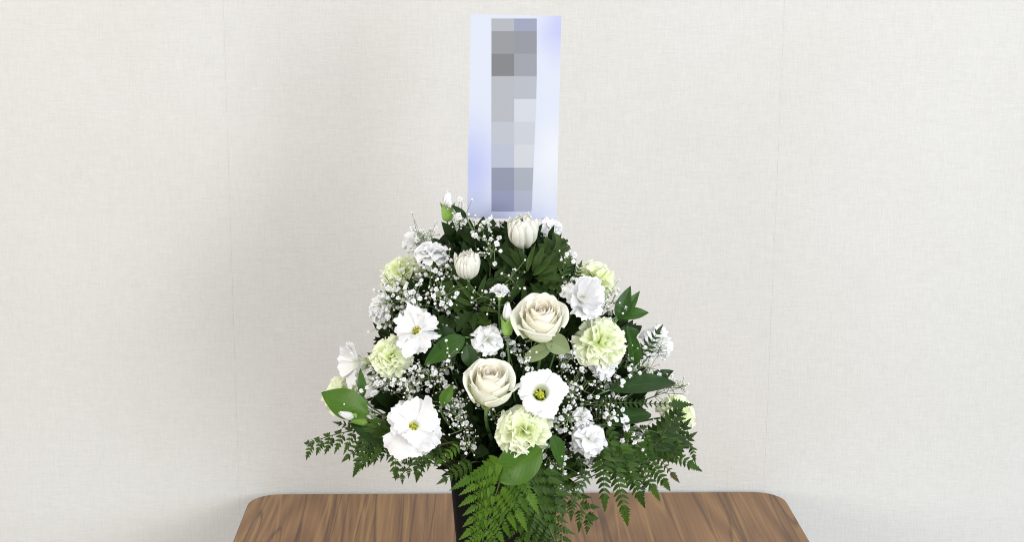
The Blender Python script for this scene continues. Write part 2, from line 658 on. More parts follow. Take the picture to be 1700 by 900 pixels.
# edge band: a ring with a small round-over
ring = []
prof = [(0.0015, -0.0008), (0.0006, -0.0012), (0.0, -0.003), (0.0, -0.024), (0.0015, -0.026)]
vs, fs = [], []
K = None
for off, z in prof:
    pp = rounded(TXL+off, TXR-off, TYF+off, YB-off, 0.0455-off)
    K = len(pp)
    vs += [(x, y, z) for x, y in pp]
for j in range(len(prof)-1):
    for i in range(K):
        i2 = (i+1) % K
        fs.append((j*K+i, (j+1)*K+i, (j+1)*K+i2, j*K+i2))
fs.append(tuple((len(prof)-1)*K+i for i in range(K)))
part('edge_band', mesh('edge_band', vs, fs, M_EDGE), tab, TI)
M_LEG = plain('table_leg', (0.03, 0.03, 0.03), 0.4, 0.5, 0.1, 50)
for lx in (TXL+0.07, TXR-0.07):
    for ly in (TYF+0.07, YB-0.07):
        part('leg', box('leg', lx-0.018, lx+0.018, ly-0.018, ly+0.018, -0.72, -0.027, M_LEG, 0.003), tab, TI)

# ------------------------------------------------------------------ pot
PZT = P(748, 803, -0.0565).z
BASE = Vector((0.0, -0.005, PZT-0.035))


def pot():
    t = thing('flower_pot', 'black tapered square plastic pot holding the flower arrangement on the table', 'pot', Matrix.Translation((0, 0, 0)))
    cx, cy = P(748, 803, -.0565).x+.0565, 0.0
    def loop(h, z, r):
        return [(x+cx, y+cy, z) for x, y in rounded(-h, h, -h, h, r, 4)]
    rings = [loop(0.0345, 0.0, 0.005), loop(0.0355, 0.004, 0.006), loop(0.0565, PZT-0.001, 0.006), loop(0.0560, PZT, 0.006),
             loop(0.0545, PZT, 0.005), loop(0.0542, PZT-0.012, 0.005)]
    n = len(rings[0])
    v = [q for r_ in rings for q in r_]
    f = [tuple(range(n-1, -1, -1))]
    for j in range(len(rings)-1):
        for i in range(n):
            i2 = (i+1) % n
            f.append((j*n+i, j*n+i2, (j+1)*n+i2, (j+1)*n+i))
    f.append(tuple((len(rings)-1)*n+i for i in range(n)))
    part('pot_body', mesh('pot_body', v, f, M_POT, None, False), t)
    return t


pot()


# ================================================================== name card
def card():
    lean = 0.10

    def on(px, py, off=0.0):      # point of the leaning card plane
        c0 = P(852, 362, 0.012)
        n = Vector((0.03, -1, lean)).normalized()
        d = ray(px, py)
        t = (c0+n*off-CAM).dot(n)/d.dot(n)
        return CAM+d*t
    c = [on(777, 362), on(923, 364), on(933, 26), on(780, 22)]
    ex = ((c[1]-c[0])+(c[2]-c[3]))*0.5
    ey = ((c[3]-c[0])+(c[2]-c[1]))*0.5
    cen = (c[0]+c[1]+c[2]+c[3])*0.25
    W, H = ex.length, ey.length
    X = ex.normalized()
    Y = (ey-X*ey.dot(X)).normalized()
    Z = X.cross(Y)
    M = Matrix((X, Y, Z)).transposed().to_4x4()
    M.translation = cen
    t = thing('name_card', 'tall pale lavender name card standing on a pick above the flowers', 'card', M)
    # paper
    m, nt, out = mat_new('lavender_card')
    L = nt.links.new
    uv = N(nt, 'ShaderNodeUVMap')
    base = (0.475, 0.50, 0.585)
    prev = None
    rg = N(nt, 'ShaderNodeRGB')
    rg.outputs[0].default_value = (*base, 1)
    prev = rg.outputs[0]
    for (u, v, rx, ry, colr, st) in ((0.02, 0.22, 0.42, 0.36, (0.335, 0.365, 0.58), 1.0), (1.0, 0.93, 0.36, 0.20, (0.35, 0.375, 0.58), 1.0),
                                    (0.45, 0.0, 0.7, 0.12, (0.37, 0.40, 0.60), 0.8), (0.95, 0.30, 0.35, 0.25, (0.545, 0.56, 0.60), 1.0), (0.12, 0.80, 0.3, 0.35, (0.485, 0.515, 0.585), 0.7)):
        mp = N(nt, 'ShaderNodeMapping')
        mp.inputs['Location'].default_value = (-u/rx, -v/ry, 0)
        mp.inputs['Scale'].default_value = (1/rx, 1/ry, 0)
        L(uv.outputs[0], mp.inputs[0])
        ns = N(nt, 'ShaderNodeTexNoise')
        ns.inputs['Scale'].default_value = 1.3
        L(mp.outputs[0], ns.inputs['Vector'])
        va = N(nt, 'ShaderNodeVectorMath', operation='LENGTH')
        L(mp.outputs[0], va.inputs[0])
        ad = N(nt, 'ShaderNodeMath', operation='MULTIPLY_ADD')
        L(ns.outputs[0], ad.inputs[0])
        ad.inputs[1].default_value = 0.5
        L(va.outputs['Value'], ad.inputs[2])
        mr = N(nt, 'ShaderNodeMapRange', interpolation_type='SMOOTHSTEP')
        mr.inputs[1].default_value = 0.2
        mr.inputs[2].default_value = 1.35
        mr.inputs[3].default_value = st
        mr.inputs[4].default_value = 0
        L(ad.outputs[0], mr.inputs[0])
        mx = N(nt, 'ShaderNodeMix', data_type='RGBA')
        L(mr.outputs[0], mx.inputs[0])
        L(prev, mx.inputs[6])
        mx.inputs[7].default_value = (*colr, 1)
        prev = mx.outputs[2]
    pr = N(nt, 'ShaderNodeBsdfPrincipled')
    L(prev, pr.inputs['Base Color'])
    pr.inputs['Roughness'].default_value = 0.5
    L(pr.outputs[0], out.inputs[0])
    th = 0.0005
    v = [(-W/2, -H/2, 0), (W/2, -H/2, 0), (W/2, H/2, 0), (-W/2, H/2, 0)]
    v += [(x, y, -th) for x, y, _ in v]
    f = [(0, 1, 2, 3), (7, 6, 5, 4), (0, 4, 5, 1), (1, 5, 6, 2), (2, 6, 7, 3), (3, 7, 4, 0)]
    uvs = [(x/W+.5, y/H+.5) for x, y, _ in v]
    part('card_sheet', mesh('card_sheet', v, f, m, uvs, False), t)
    # printed blocks
    cols = ["bcc0c8 a5a9c4", "9b9ea2 979aa4", "838589 a3a6b0", "bfc2ca c0c4cf", "bfc2ca e0e4ee", "caced8 d6dae4", "c6cbdf dfe2ea", "969cb4 b2b8c6", "9aa0c3 b9bed6"]
    ys = [30, 51, 88.5, 126, 164, 202, 240, 278, 316, 351]
    Mi = M.inverted()

    def xr(y):
        return 891 - (max(0, y-140))*8.5/212
    vs_, fs_, cs_ = [], [], []
    for r_, row in enumerate(cols):
        for c_, hx in enumerate(row.split()):
            def corner(px, py):
                q = Mi @ on(px, py)
                return (q.x, q.y, 0.00015)
            x0a, x1a = (816, 853.5) if c_ == 0 else (853.5, None)
            yt, yb = ys[r_], ys[r_+1]
            xa0, xa1 = (x0a, x1a) if x1a else (x0a, xr(yt))
            xb0, xb1 = (x0a, x1a) if x1a else (x0a, xr(yb))
            k = len(vs_)
            vs_ += [corner(xb0, yb), corner(xb1, yb), corner(xa1, yt), corner(xa0, yt)]
            fs_.append((k, k+1, k+2, k+3))
            lin = []
            for i in (0, 2, 4):
                s = int(hx[i:i+2], 16)/255
                lin.append((s/12.92 if s < .04045 else ((s+.055)/1.055)**2.4)*0.555)
            cs_.append(lin)
    m2, nt, out = mat_new('printed_grey')
    at = N(nt, 'ShaderNodeVertexColor', layer_name='print')
    pr = N(nt, 'ShaderNodeBsdfPrincipled')
    nt.links.new(at.outputs[0], pr.inputs['Base Color'])
    pr.inputs['Roughness'].default_value = 0.5
    nt.links.new(pr.outputs[0], out.inputs[0])
    me = mesh('printed_panel', vs_, fs_, m2, None, False)
    ca = me.color_attributes.new('print', 'FLOAT_COLOR', 'CORNER')
    k = 0
    for p_, c_ in zip(me.polygons, cs_):
        for li in p_.loop_indices:
            ca.data[li].color = (*c_, 1)
    part('printed_panel', me, t)
    # clear pick
    m3, nt, out = mat_new('clear_plastic')
    pr = N(nt, 'ShaderNodeBsdfPrincipled')
    pr.inputs['Base Color'].default_value = (0.8, 0.84, 0.86, 1)
    pr.inputs['Roughness'].default_value = 0.15
    pr.inputs['Transmission Weight'].default_value = 0.7
    pr.inputs['IOR'].default_value = 1.4
    nt.links.new(pr.outputs[0], out.inputs[0])
    a = Acc()
    bx = (Mi @ on(850, 340)).x
    pts = [Vector((bx, -H/2+0.03, -0.0025)), Vector((bx, -H/2, -0.0025)), Mi @ (BASE+Vector((0.01, 0.02, 0)))]
    a.tube(pts, 0.0016, 8)
    for s_, rr in ((-1, 0.011), (1, 0.007), (-1, 0.006)):
        lp = [Vector((bx+s_*rr*(1+math.cos(q)), -H/2-0.004-rr*0.45+rr*0.5*math.sin(q), 0.003)) for q in [2*PI*i/20 for i in range(21)]]
        a.tube(lp, 0.0006, 6, False)
    part('card_pick', a.mesh('card_pick', m3), t)


card()


# ================================================================== flowers
def stem_part(root, M, start_local, r=0.0016, base=None, bulge=0.05, mat=None):
    """stem from under the head down into the pot"""
    Mi = M.inverted()
    b = base or (BASE+Vector((rnd.uniform(-.03, .03), rnd.uniform(-.03, .03), -0.02)))
    a = M @ Vector(start_local)
    back = -(M.to_3x3() @ Vector((0, 0, 1))).normalized()
    d = (b-a).length
    c1 = a+back*min(0.06, d*0.3)
    c2 = b+Vector(((a.x-b.x)*0.25, (a.y-b.y)*0.25, d*0.35))
    pts = [Mi @ p for p in bez(a, c1, c2, b, 12)]
    A = Acc()
    A.tube(pts, [r*(0.85+0.3*i/12) for i in range(13)], 6)
    return part('stem', A.mesh('stem', mat or M_STEM), root)


def rose(px, py, rpx, label, off=0.0, face=(0, .6), seed=1, green=0.0):
    R = random.Random(seed)
    p = S(px, py, off)
    s = rpx*mpp(p)
    z = facing(p, *face)
    H = 1.28
    M = frame(p-z*s*0.85, z, R.uniform(0, 6))
    t = thing('rose', label, 'rose', M, 'cream roses')
    n = 29
    phi = R.uniform(0, 6)
    for k in range(n):
        q = k/(n-1)
        phi += 2.4+R.uniform(-.25, .25)
        rho = (0.08+0.68*q**.95)*s
        hh = (1.36+0.22*math.sin(q*PI*0.85)-0.34*max(0, q-.66)/.34)*s
        if q < 0.25:
            hh *= 0.93+0.25*q
        aw = 1.55-0.45*q
        if q > 0.62:
            aw = 0.95
        flare = -0.34*(1-q)+0.30*max(0, q-.55)/.45
        if q > .87:
            flare += 0.14
        roll = 0.2+0.65*max(0, q-.35)+(0.25 if R.random() < .5 else 0)
        pt = R.uniform(0.0, 0.14)
        sd = R.uniform(0, 99)
        skew = R.uniform(-.12, .12)

        def fn(u, v, rho=rho, hh=hh, aw=aw, flare=flare, roll=roll, sd=sd, pt=pt, skew=skew, q=q):
            wv = 0.28+0.72*min(1.0, (v/0.5))**0.7
            g = min(1.0, v/0.6)
            r_ = rho*(0.22+0.83*math.sin(g*PI/2)**0.85)
            if v > .55:
                r_ += s*flare*0.42*((v-.55)/.45)**1.6
            e = max(0, (v-.80)/.20)
            r_ += s*0.10*roll*e*e
            r_ *= 1+0.09*u
            zt = 1-0.20*abs(u)**2.6+pt*max(0, 1-abs(u)*1.6)+skew*u
            z_ = hh*v*(1+(zt-1)*v)
            z_ -= s*0.13*roll*e*e
            nn = nz(u*1.6+sd, v*1.6, sd)
            r_ += s*0.05*nn*v*(0.4+q)
            z_ += s*0.035*nz(u*2.2+sd, 3.3, v)*v
            an = u*aw*wv
            return (r_*math.cos(an), r_*math.sin(an), z_)
        mat = M_ROSE_C if q < 0.42 else (M_ROSE_M if q < 0.80-green*.1 else M_ROSE_O)
        part('petal', sheet('rose_petal', 18, 14, fn, mat), t, Matrix.Rotation(phi, 4, 'Z'))
    # sepals
    for k in range(5):
        sp = leaf_mesh('sepal', s*0.9, s*0.26, M_SEPAL, curl=-0.2)
        part('sepal', sp, t, Matrix.Translation((0, 0, 0.02*s)) @ Matrix.Rotation(k*2*PI/5, 4, 'Z') @ Matrix.Rotation(R.uniform(-.1, .5), 4, 'X'))
    A = Acc()
    A.tube([(0, 0, -0.3*s), (0, 0, -0.18*s), (0, 0, 0.02*s), (0, 0, 0.18*s)], [0.06*s, 0.19*s, 0.22*s, 0.1*s], 12)
    part('receptacle', A.mesh('receptacle', M_CALYX), t)
    stem_part(t, M, (0, 0, -0.28*s), 0.0022)
    return t


# ---- carnations -----------------------------------------------------------
def carn_petal(seed, mat, ruffle=1.0, nu=26, nv=12):
    R = random.Random(seed)
    ph, ph2, f1, fold = R.uniform(0, 6), R.uniform(0, 6), R.uniform(2.2, 4.2), R.uniform(-.2, .5)
    tw = R.uniform(-.25, .25)
    bend = R.uniform(0.3, 0.9)
    sd = R.uniform(0, 99)

    def fn(u, v):
        wv = 0.07+0.62*max(0, v-.10)**0.85
        tooth = 0.045*(abs(((u*7+ph) % 1)-.5)*2-.5)+0.05*nz(u*2.5+sd, 1.7)
        Lr = 1-0.20*u*u+tooth
        a = bend*v*v
        y = Lr*v*math.cos(a*0.6)
        z = Lr*v*math.sin(a*0.6)*-0.5
        am = 0.17*ruffle*v**2.0
        z += am*math.sin(f1*u+ph)+am*0.5*math.sin(2.3*f1*u+ph2)+fold*abs(u)*v*0.35
        x = u*wv*(1-0.10*ruffle*v)
        x += 0.03*ruffle*v*v*math.cos(f1*u*1.7+ph2)
        z += 0.06*nz(u*2+sd, v*2)*v
        x, z = x*math.cos(tw*v)-z*math.sin(tw*v), x*math.sin(tw*v)+z*math.cos(tw*v)
        return (x, y, z)
    return sheet('carnation_petal', nu, nv, fn, mat)


CG = [carn_petal(100+i, M_CARN_G) for i in range(9)]
CW = [carn_petal(200+i, M_CARN_W, 0.9) for i in range(8)]


def calyx_data(L, r, teeth=5, flare=1.2, n=20):
    """tube along -Z hanging from origin with pointed teeth upward"""
    vs, fs, uv = [], [], []
    prof = [(-1.0, 0.35), (-0.92, 0.75), (-0.7, 0.95), (-0.35, 1.0), (-0.05, 1.02), (0.22, flare)]
    for j, (z, rr) in enumerate(prof):
        for i in range(n):
            an = 2*PI*i/n
            zz = z
            if j == len(prof)-1:
                tt = abs(((i*teeth/n) % 1)-0.5)*2
                zz = -0.05+0.34*(1-tt)
                rr2 = 1.02+(rr-1.02)*(1-tt)
            else:
                rr2 = rr
            vs.append((math.cos(an)*r*rr2, math.sin(an)*r*rr2, zz*L))
            uv.append((i/n, j/5))
    for j in range(len(prof)-1):
        for i in range(n):
            i2 = (i+1) % n
            fs.append((j*n+i, j*n+i2, (j+1)*n+i2, (j+1)*n+i))
    fs.append(tuple(range(n-1, -1, -1)))
    return vs, fs, uv


def calyx_mesh(L, r, **k):
    v, f, uv = calyx_data(L, r, **k)
    return mesh('calyx', v, f, M_CALYX, uv)


def carnation(px, py, rpx, label, kind='green', off=0.0, face=(0, .3), seed=1, n=None, spread=1.0, dome=0.62):
    R = random.Random(seed)
    p = S(px, py, off)
    s = rpx*mpp(p)
    z = facing(p, *face)
    small = kind == 'white'
    M = frame(p-z*s*dome*0.7, z, R.uniform(0, 6))
    t = thing('carnation', label, 'carnation', M, 'small white carnations' if small else 'pale green carnations')
    n = n or (17 if small else 30)
    lib = CW if small else CG
    for k in range(n):
        q = (k+.5)/n
        phi = k*2.39996+R.uniform(-.45, .45)
        th = math.radians((8+94*q**0.70)*spread+R.uniform(-13, 13))
        ln = s*(0.74+0.28*q+R.uniform(-.09, .09))
        wd_ = s*(0.78+0.30*q)*(1.35 if small else 1.1)
        # petal local +Y is its length, +Z its upper side
        Mp = Matrix.Rotation(phi, 4, 'Z') @ Matrix.Rotation(PI/2-th, 4, 'X') @ Matrix.Rotation(R.uniform(-.6, .6)*(1.2-q), 4, 'Y') @ Matrix.Diagonal((wd_, ln, s*(1.5-0.5*q), 1))
        part('petal', lib[R.randrange(len(lib))], t, Mp)
    cl = s*(0.85 if small else 0.75)
    part('calyx', calyx_mesh(cl, s*(0.20 if small else 0.2)), t, Matrix.Translation((0, 0, -0.02*s)))
    stem_part(t, M, (0, 0, -0.95*cl), 0.0013)
    return t


def carnation_bud(px, py, lpx, label, face=(0, 3), off=0.0, seed=1, open_=0.0, wide=1.0):
    """px,py = middle of the bud; lpx = whole length in px; face = direction the bud points"""
    R = random.Random(seed)
    p = S(px, py, off)
    L = lpx*mpp(p)
    z = facing(p, *face)
    M = frame(p-z*L*0.02, z, R.uniform(0, 6))
    t = thing('carnation_bud', label, 'bud', M, 'small white carnations')
    r = L*0.155*wide
    part('calyx', calyx_mesh(L*0.48, r, flare=1.35), t)
    for k in range(7):
        ph = k*2.4
        inner = k < 2

        def fn(u, v, k=k, inner=inner):
            prof = math.sin(min(1, v*1.2)*PI/2)**.5*(1-max(0, v-.45)/.55*(0.62-open_*.6))
            rr = r*(0.9+open_*0.9*v)*prof*(0.6 if inner else 1.0)*(1+.12*u)
            an = u*(0.95-0.2*v)+v*0.9
            zz = L*(-0.1+v*(0.62+0.04*math.sin(k*3))*(1-0.10*u*u))
            return (rr*math.cos(an)+r*.1*nz(u*3+k, v*3), rr*math.sin(an), zz)
        part('petal', sheet('bud_petal', 8, 10, fn, M_CARN_W), t, Matrix.Rotation(ph, 4, 'Z'))
    stem_part(t, M, (0, 0, -0.47*L), 0.0011)
    return t


# ---- lisianthus -----------------------------------------------------------
def lisianthus(px, py, rpx, label, off=0.0, face=(0, .3), seed=1, hole=0.36, depth=0.55, n1=6, n2=0, ruffle=1.0, droop=0.12, center=True, squash=1.0, ragged=0.0):
    R = random.Random(seed)
    p = S(px, py, off)
    s = rpx*mpp(p)*.95
    z = facing(p, *face)
    M = frame(p-z*s*0.1, z, R.uniform(0, 6))
    t = thing('lisianthus', label, 'lisianthus', M, 'white lisianthus flowers')
    layers = [(n1, 1.06, hole, 0.0, droop, 1.32)]
    if n2:
        layers.append((n2, 0.80, hole*(0.95 if n2 < 5 else .75), 0.26, -0.16, 1.2 if n2 > 3 else .85))
        if n2 > 4:
            layers.append((4, 0.56, hole*0.6, 0.36, -0.4, 1.1))
    for li, (n, rad, hl, lift, dr, ov) in enumerate(layers):
        for k in range(n):
            sd = R.uniform(0, 99)
            f1, ph = R.uniform(3.5, 6), R.uniform(0, 6)
            rr0 = rad*R.uniform(0.90, 1.10)
            sp = R.uniform(-.04, .05)
            half = PI/n*ov*(1.0 if n > 3 else .8)
            tip = R.uniform(0.0, 0.10)+ragged*R.uniform(.1, .3)
            half *= 1-0.12*ragged
            lk = R.choice((-.05, .0, .1, .22, .34))*min(1.2, ruffle*.6)
            phase = R.uniform(0, 6)

            def fn(u, v, sd=sd, f1=f1, ph=ph, rr0=rr0, sp=sp, half=half, hl=hl, lift=lift, dr=dr, tip=tip, lk=lk):
                g = v/0.42
                if v < 0.42:
                    r_ = hl*(0.55+0.45*g**1.2)
                    z_ = -depth*(1-g**0.8)
                else:
                    h = (v-.42)/.58
                    r_ = hl+(rr0-hl)*h
                    z_ = 0.10*math.sin(h*PI*0.5)-dr*h*h*1.6
                h = max(0, (v-.35)/.65)
                fr = 1-0.10*abs(u)**2.5*h+0.022*h**5*(math.sin(u*15+ph)+math.sin(u*31+sd))+tip*max(0, 1-abs(u)*2)*h*h+(0.16+.2*ragged)*nz(u*1.4+sd, 2)*h+(.03+.05*ragged)*nz(u*5+sd, 9)*h*h
                r_ *= fr
                z_ += lift*v+sp*u+0.055*u*v+lk*h**1.3
                r_ *= 1-.22*max(0, lk)*h
                am = 0.060*ruffle*h**2.2
                z_ += am*math.sin(f1*.75*u+ph)+am*0.55*h*h*math.sin(f1*2.4*u+sd)
                z_ += 0.24*ruffle*nz(u*1.1+sd, v*1.3, sd)*h
                wv = 0.45+0.55*min(1, v/0.45)
                an = u*half*wv
                return (s*r_*math.cos(an), s*r_*math.sin(an)*squash, s*z_)
            part('petal', sheet('lisianthus_petal', 32, 18, fn, M_LISI), t, Matrix.Rotation(2*PI*k/n+li*0.5+R.uniform(-.1, .1), 4, 'Z'))
    if center:
        A = Acc()
        A.tube([(0, 0, -depth*s*1.0), (0, 0, -depth*s*.85), (0, 0, -depth*s*.45), (0, 0, -depth*s*.25)], [0.08*s, 0.19*s, 0.16*s, 0.04*s], 10)
        A.tube([(0, 0, -depth*s*.3), (0.0, 0, -depth*s*.05)], [0.03*s, 0.035*s], 6)
        for sx in (-1, 1):
            A.tube([(0, 0, -depth*s*.06), (sx*.05*s, 0, -0.01*s), (sx*.09*s, 0.01*s, -.02*s)], [0.03*s, 0.05*s, 0.02*s], 6)
        part('pistil', A.mesh('pistil', M_OVA), t)
        for k in range(6):
            an = k*2*PI/6+R.uniform(-.3, .3)
            c, s_ = math.cos(an), math.sin(an)
            rr = R.uniform(.12, .2)
            hz = -depth*R.uniform(.12, .38)
            A = Acc()
            A.tube([(c*.05*s, s_*.05*s, -depth*s*.95), (c*rr*s*.8, s_*rr*s*.8, (hz-.12)*s), (c*rr*s, s_*rr*s, hz*s)], 0.012*s, 5)
            A.tube([(c*rr*s*1.2, s_*rr*s*1.2, (hz-.03)*s), (c*rr*s, s_*rr*s, (hz+.02)*s), (c*rr*s*.6, s_*rr*s*.6, (hz+.05)*s)], [0.02*s, 0.045*s, 0.02*s], 6)
            part('stamen', A.mesh('stamen', M_YEL), t)
    # narrow sepals behind the cup
    for k in range(5):
        sp_ = leaf_mesh('sepal', s*(0.45 if center else .85), s*0.09, M_CALYX, curl=0.1)
        part('sepal', sp_, t, Matrix.Translation((0, 0, -depth*s*1.05)) @ Matrix.Rotation(k*2*PI/5, 4, 'Z') @ Matrix.Rotation(0.35 if center else 0.75, 4, 'X') @ Matrix.Translation((0, .08*s, 0)))
    A = Acc()
    A.tube([(0, 0, -(depth+.22)*s), (0, 0, -(depth+.12)*s), (0, 0, -(depth-.02)*s)], [0.05*s, 0.11*s, 0.10*s], 10)
    part('calyx', A.mesh('calyx', M_CALYX), t)
    stem_part(t, M, (0, 0, -(depth+.2)*s), 0.0014)
    return t


# ---- chrysanthemum --------------------------------------------------------
def leaf_data(L, W, shape='oval', curl=0.2, fold=0.12, nu=6, nv=12, seed=0, wave=0.0, teeth=0, twist=0.0):
    """leaf from the origin along +Y, upper side +Z; curl bends the tip downwards"""
    sd = seed*1.37+0.5

    def fn(u, v):
        sh = 0.0
        if shape == 'oval':
            w_ = math.sin(PI*min(1, v**0.74))**0.9*1.02
        elif shape == 'round':
            w_ = math.sin(PI*min(1, v**0.9))**0.6
        elif shape == 'lance':
            w_ = math.sin(PI*v**0.75)**1.0
        elif shape == 'strap':
            w_ = min(1, v*5)**.5*(1-v**5)
        elif shape == 'lobed':
            env = (0.30+0.75*math.sin(PI*v**0.9)**.9)*(1-v**6)*min(1, v*6+.15)
            c = abs(math.sin(v*PI*3.5+0.3))
            w_ = env*(0.34+0.66*c**0.8)
            sh = 0.16*abs(u)
            w_ += 0.05*math.sin(v*60)*(v > .1)*env
        elif shape == 'fern':
            env = (1-v**1.8)**0.85*min(1, v*8+.5)
            t_ = (v*teeth) % 1.0
            w_ = env*(0.72+0.36*t_)
            sh = 0.07*abs(u)
        elif shape == 'tip':
            env = (1-v)**0.85*min(1, v*8+.3)
            t_ = (v*teeth) % 1.0
            w_ = env*(0.50+0.62*t_)
            sh = 0.14*abs(u)
        y = (v+sh*(1-v*0.5))*L
        x = u*W*0.5*w_
        a = curl*v
        z = -math.sin(a)*y*0.6+abs(x)*fold*2+wave*L*math.sin(v*9+u*2.5+sd)*abs(u)+0.02*L*nz(u+sd, v*2)
        y = y*math.cos(a*0.7)
        if twist:
            c, s_ = math.cos(twist*v), math.sin(twist*v)
            x, z = x*c-z*s_, x*s_+z*c
        return (x, y, z)
    return sheet_data(nu, nv, fn)


def leaf_mesh(name, L, W, mat, **k):
    v, f, uv = leaf_data(L, W, **k)
    return mesh(name, v, f, mat, uv)


def leaf_frame(a, b, normal):
    """matrix at a, +Y towards b, +Z near normal"""
    y = (b-a).normalized()
    z = (normal-y*normal.dot(y))
    z = z.normalized() if z.length > 1e-4 else y.orthogonal().normalized()
    x = y.cross(z)
    M = Matrix((x, y, z)).transposed().to_4x4()
    M.translation = a
    return M


def chrysanthemum(px, py, rpx, label, off=0.0, face=(0, 1.2), seed=1, leaves=()):
    R = random.Random(seed)
    p = S(px, py, off)
    s = rpx*mpp(p)
    z = facing(p, *face)
    M = frame(p, z, R.uniform(0, 6))
    t = thing('chrysanthemum', label, 'chrysanthemum', M, 'half open white chrysanthemums')
    for layer, n in ((0, 16), (1, 19), (2, 21)):
        for k in range(n):
            sd = R.uniform(0, 99)
            top_ = math.radians({0: 4, 1: 18, 2: 40}[layer]+R.uniform(-4, 20))
            rad = {0: 0.78, 1: 0.92, 2: 1.04}[layer]*R.uniform(.95, 1.05)
            loose = R.uniform(.08, .36) if (layer == 2 and R.random() < .8) else R.uniform(0, .1)
            hw = {0: .30, 1: .27, 2: .22}[layer]*R.uniform(.85, 1.2)

            def fn(u, v, sd=sd, top_=top_, rad=rad, hw=hw, loose=loose):
                th = PI*0.90-(PI*0.90-top_)*v
                w_ = hw*(0.5+0.5*math.sin(min(1, v*1.7)*PI/2))*math.sqrt(max(.02, 1-(max(0, v-.78)/.22)**2))
                an = u*w_/max(0.30, math.sin(th))
                rr = rad*(1-0.10*u*u+.07*u)+0.05*nz(v*2+sd, u)+loose*v**3+0.09*max(0, v-.7)/.3*math.sin(sd)
                x = rr*math.sin(th)*0.96
                zz = rr*math.cos(th)*(1.12 if hw < .24 else 1.22)
                return (s*x*math.cos(an), s*x*math.sin(an), s*zz)
            part('petal', sheet('chrysanthemum_petal', 6, 14, fn, M_MUM), t, Matrix.Rotation(2*PI*k/n+layer*.4+R.uniform(-.2, .2), 4, 'Z'))
    for k in range(18):
        Lb = s*R.uniform(1.0, 1.3)
        part('bract', leaf_mesh('bract', Lb, s*0.2, M_BRACT, shape='lance', curl=-0.55, nv=6, nu=4), t,
             Matrix.Translation((0, 0, -0.98*s)) @ Matrix.Rotation(2*PI*k/18+R.uniform(-.1, .1), 4, 'Z') @ Matrix.Rotation(0.35+R.uniform(-.1, .25), 4, 'X'))
    A = Acc()
    A.tube([(0, 0, -1.35*s), (0, 0, -1.1*s), (0, 0, -.85*s), (0, 0, -.6*s)], [.08*s, .17*s, .55*s, .5*s], 12)
    part('receptacle', A.mesh('receptacle', M_BRACT), t)
    stem_part(t, M, (0, 0, -1.3*s), 0.0019)
    Mi = M.inverted()
    for i, (bx, by, tx, ty, wpx, oy, shape) in enumerate(leaves):
        a = S(bx, by, oy+0.012)
        b = S(tx, ty, oy-0.004)
        Lf = (b-a).length
        nrm = facing(a, R.uniform(-.5, .5), R.uniform(-.1, .6))
        me = leaf_mesh('leaf', Lf, wpx*mpp(a), M_MUML, shape=shape, curl=R.uniform(.1, .5), fold=R.uniform(.05, .35), nu=8, nv=44 if shape == 'lobed' else 14, seed=i+seed, wave=.02, twist=R.uniform(-.5, .5))
        part('leaf', me, t, Mi @ leaf_frame(a, b, nrm))
    return t


# ================================================================== ferns
def fern_leaflet(seed, mat):
    return leaf_mesh('leaflet', 1.0, 0.40, mat, shape='fern', teeth=6, nu=4, nv=18, curl=.2+.2*(seed % 3), fold=.08, seed=seed)


FL = {}
FLF = {}
for nm, mt in (('mid', M_FERN), ('dark', M_FERND), ('bright', M_FERNB), ('pale', M_FERNP), ('aged', M_FERNA)):
    FLF[nm] = [leaf_mesh('leaflet', 1.0, 0.54, mt, shape='fern', teeth=5, nu=4, nv=15, curl=.2+.2*i, fold=.08, seed=i) for i in range(3)]
    FL[nm] = ([fern_leaflet(i, mt) for i in range(3)], [leaf_mesh('pinna_tip', 1.0, 0.50, mt, shape='tip', teeth=8, nu=4, nv=28, curl=.15*i, fold=.1, seed=i) for i in range(2)], mt)


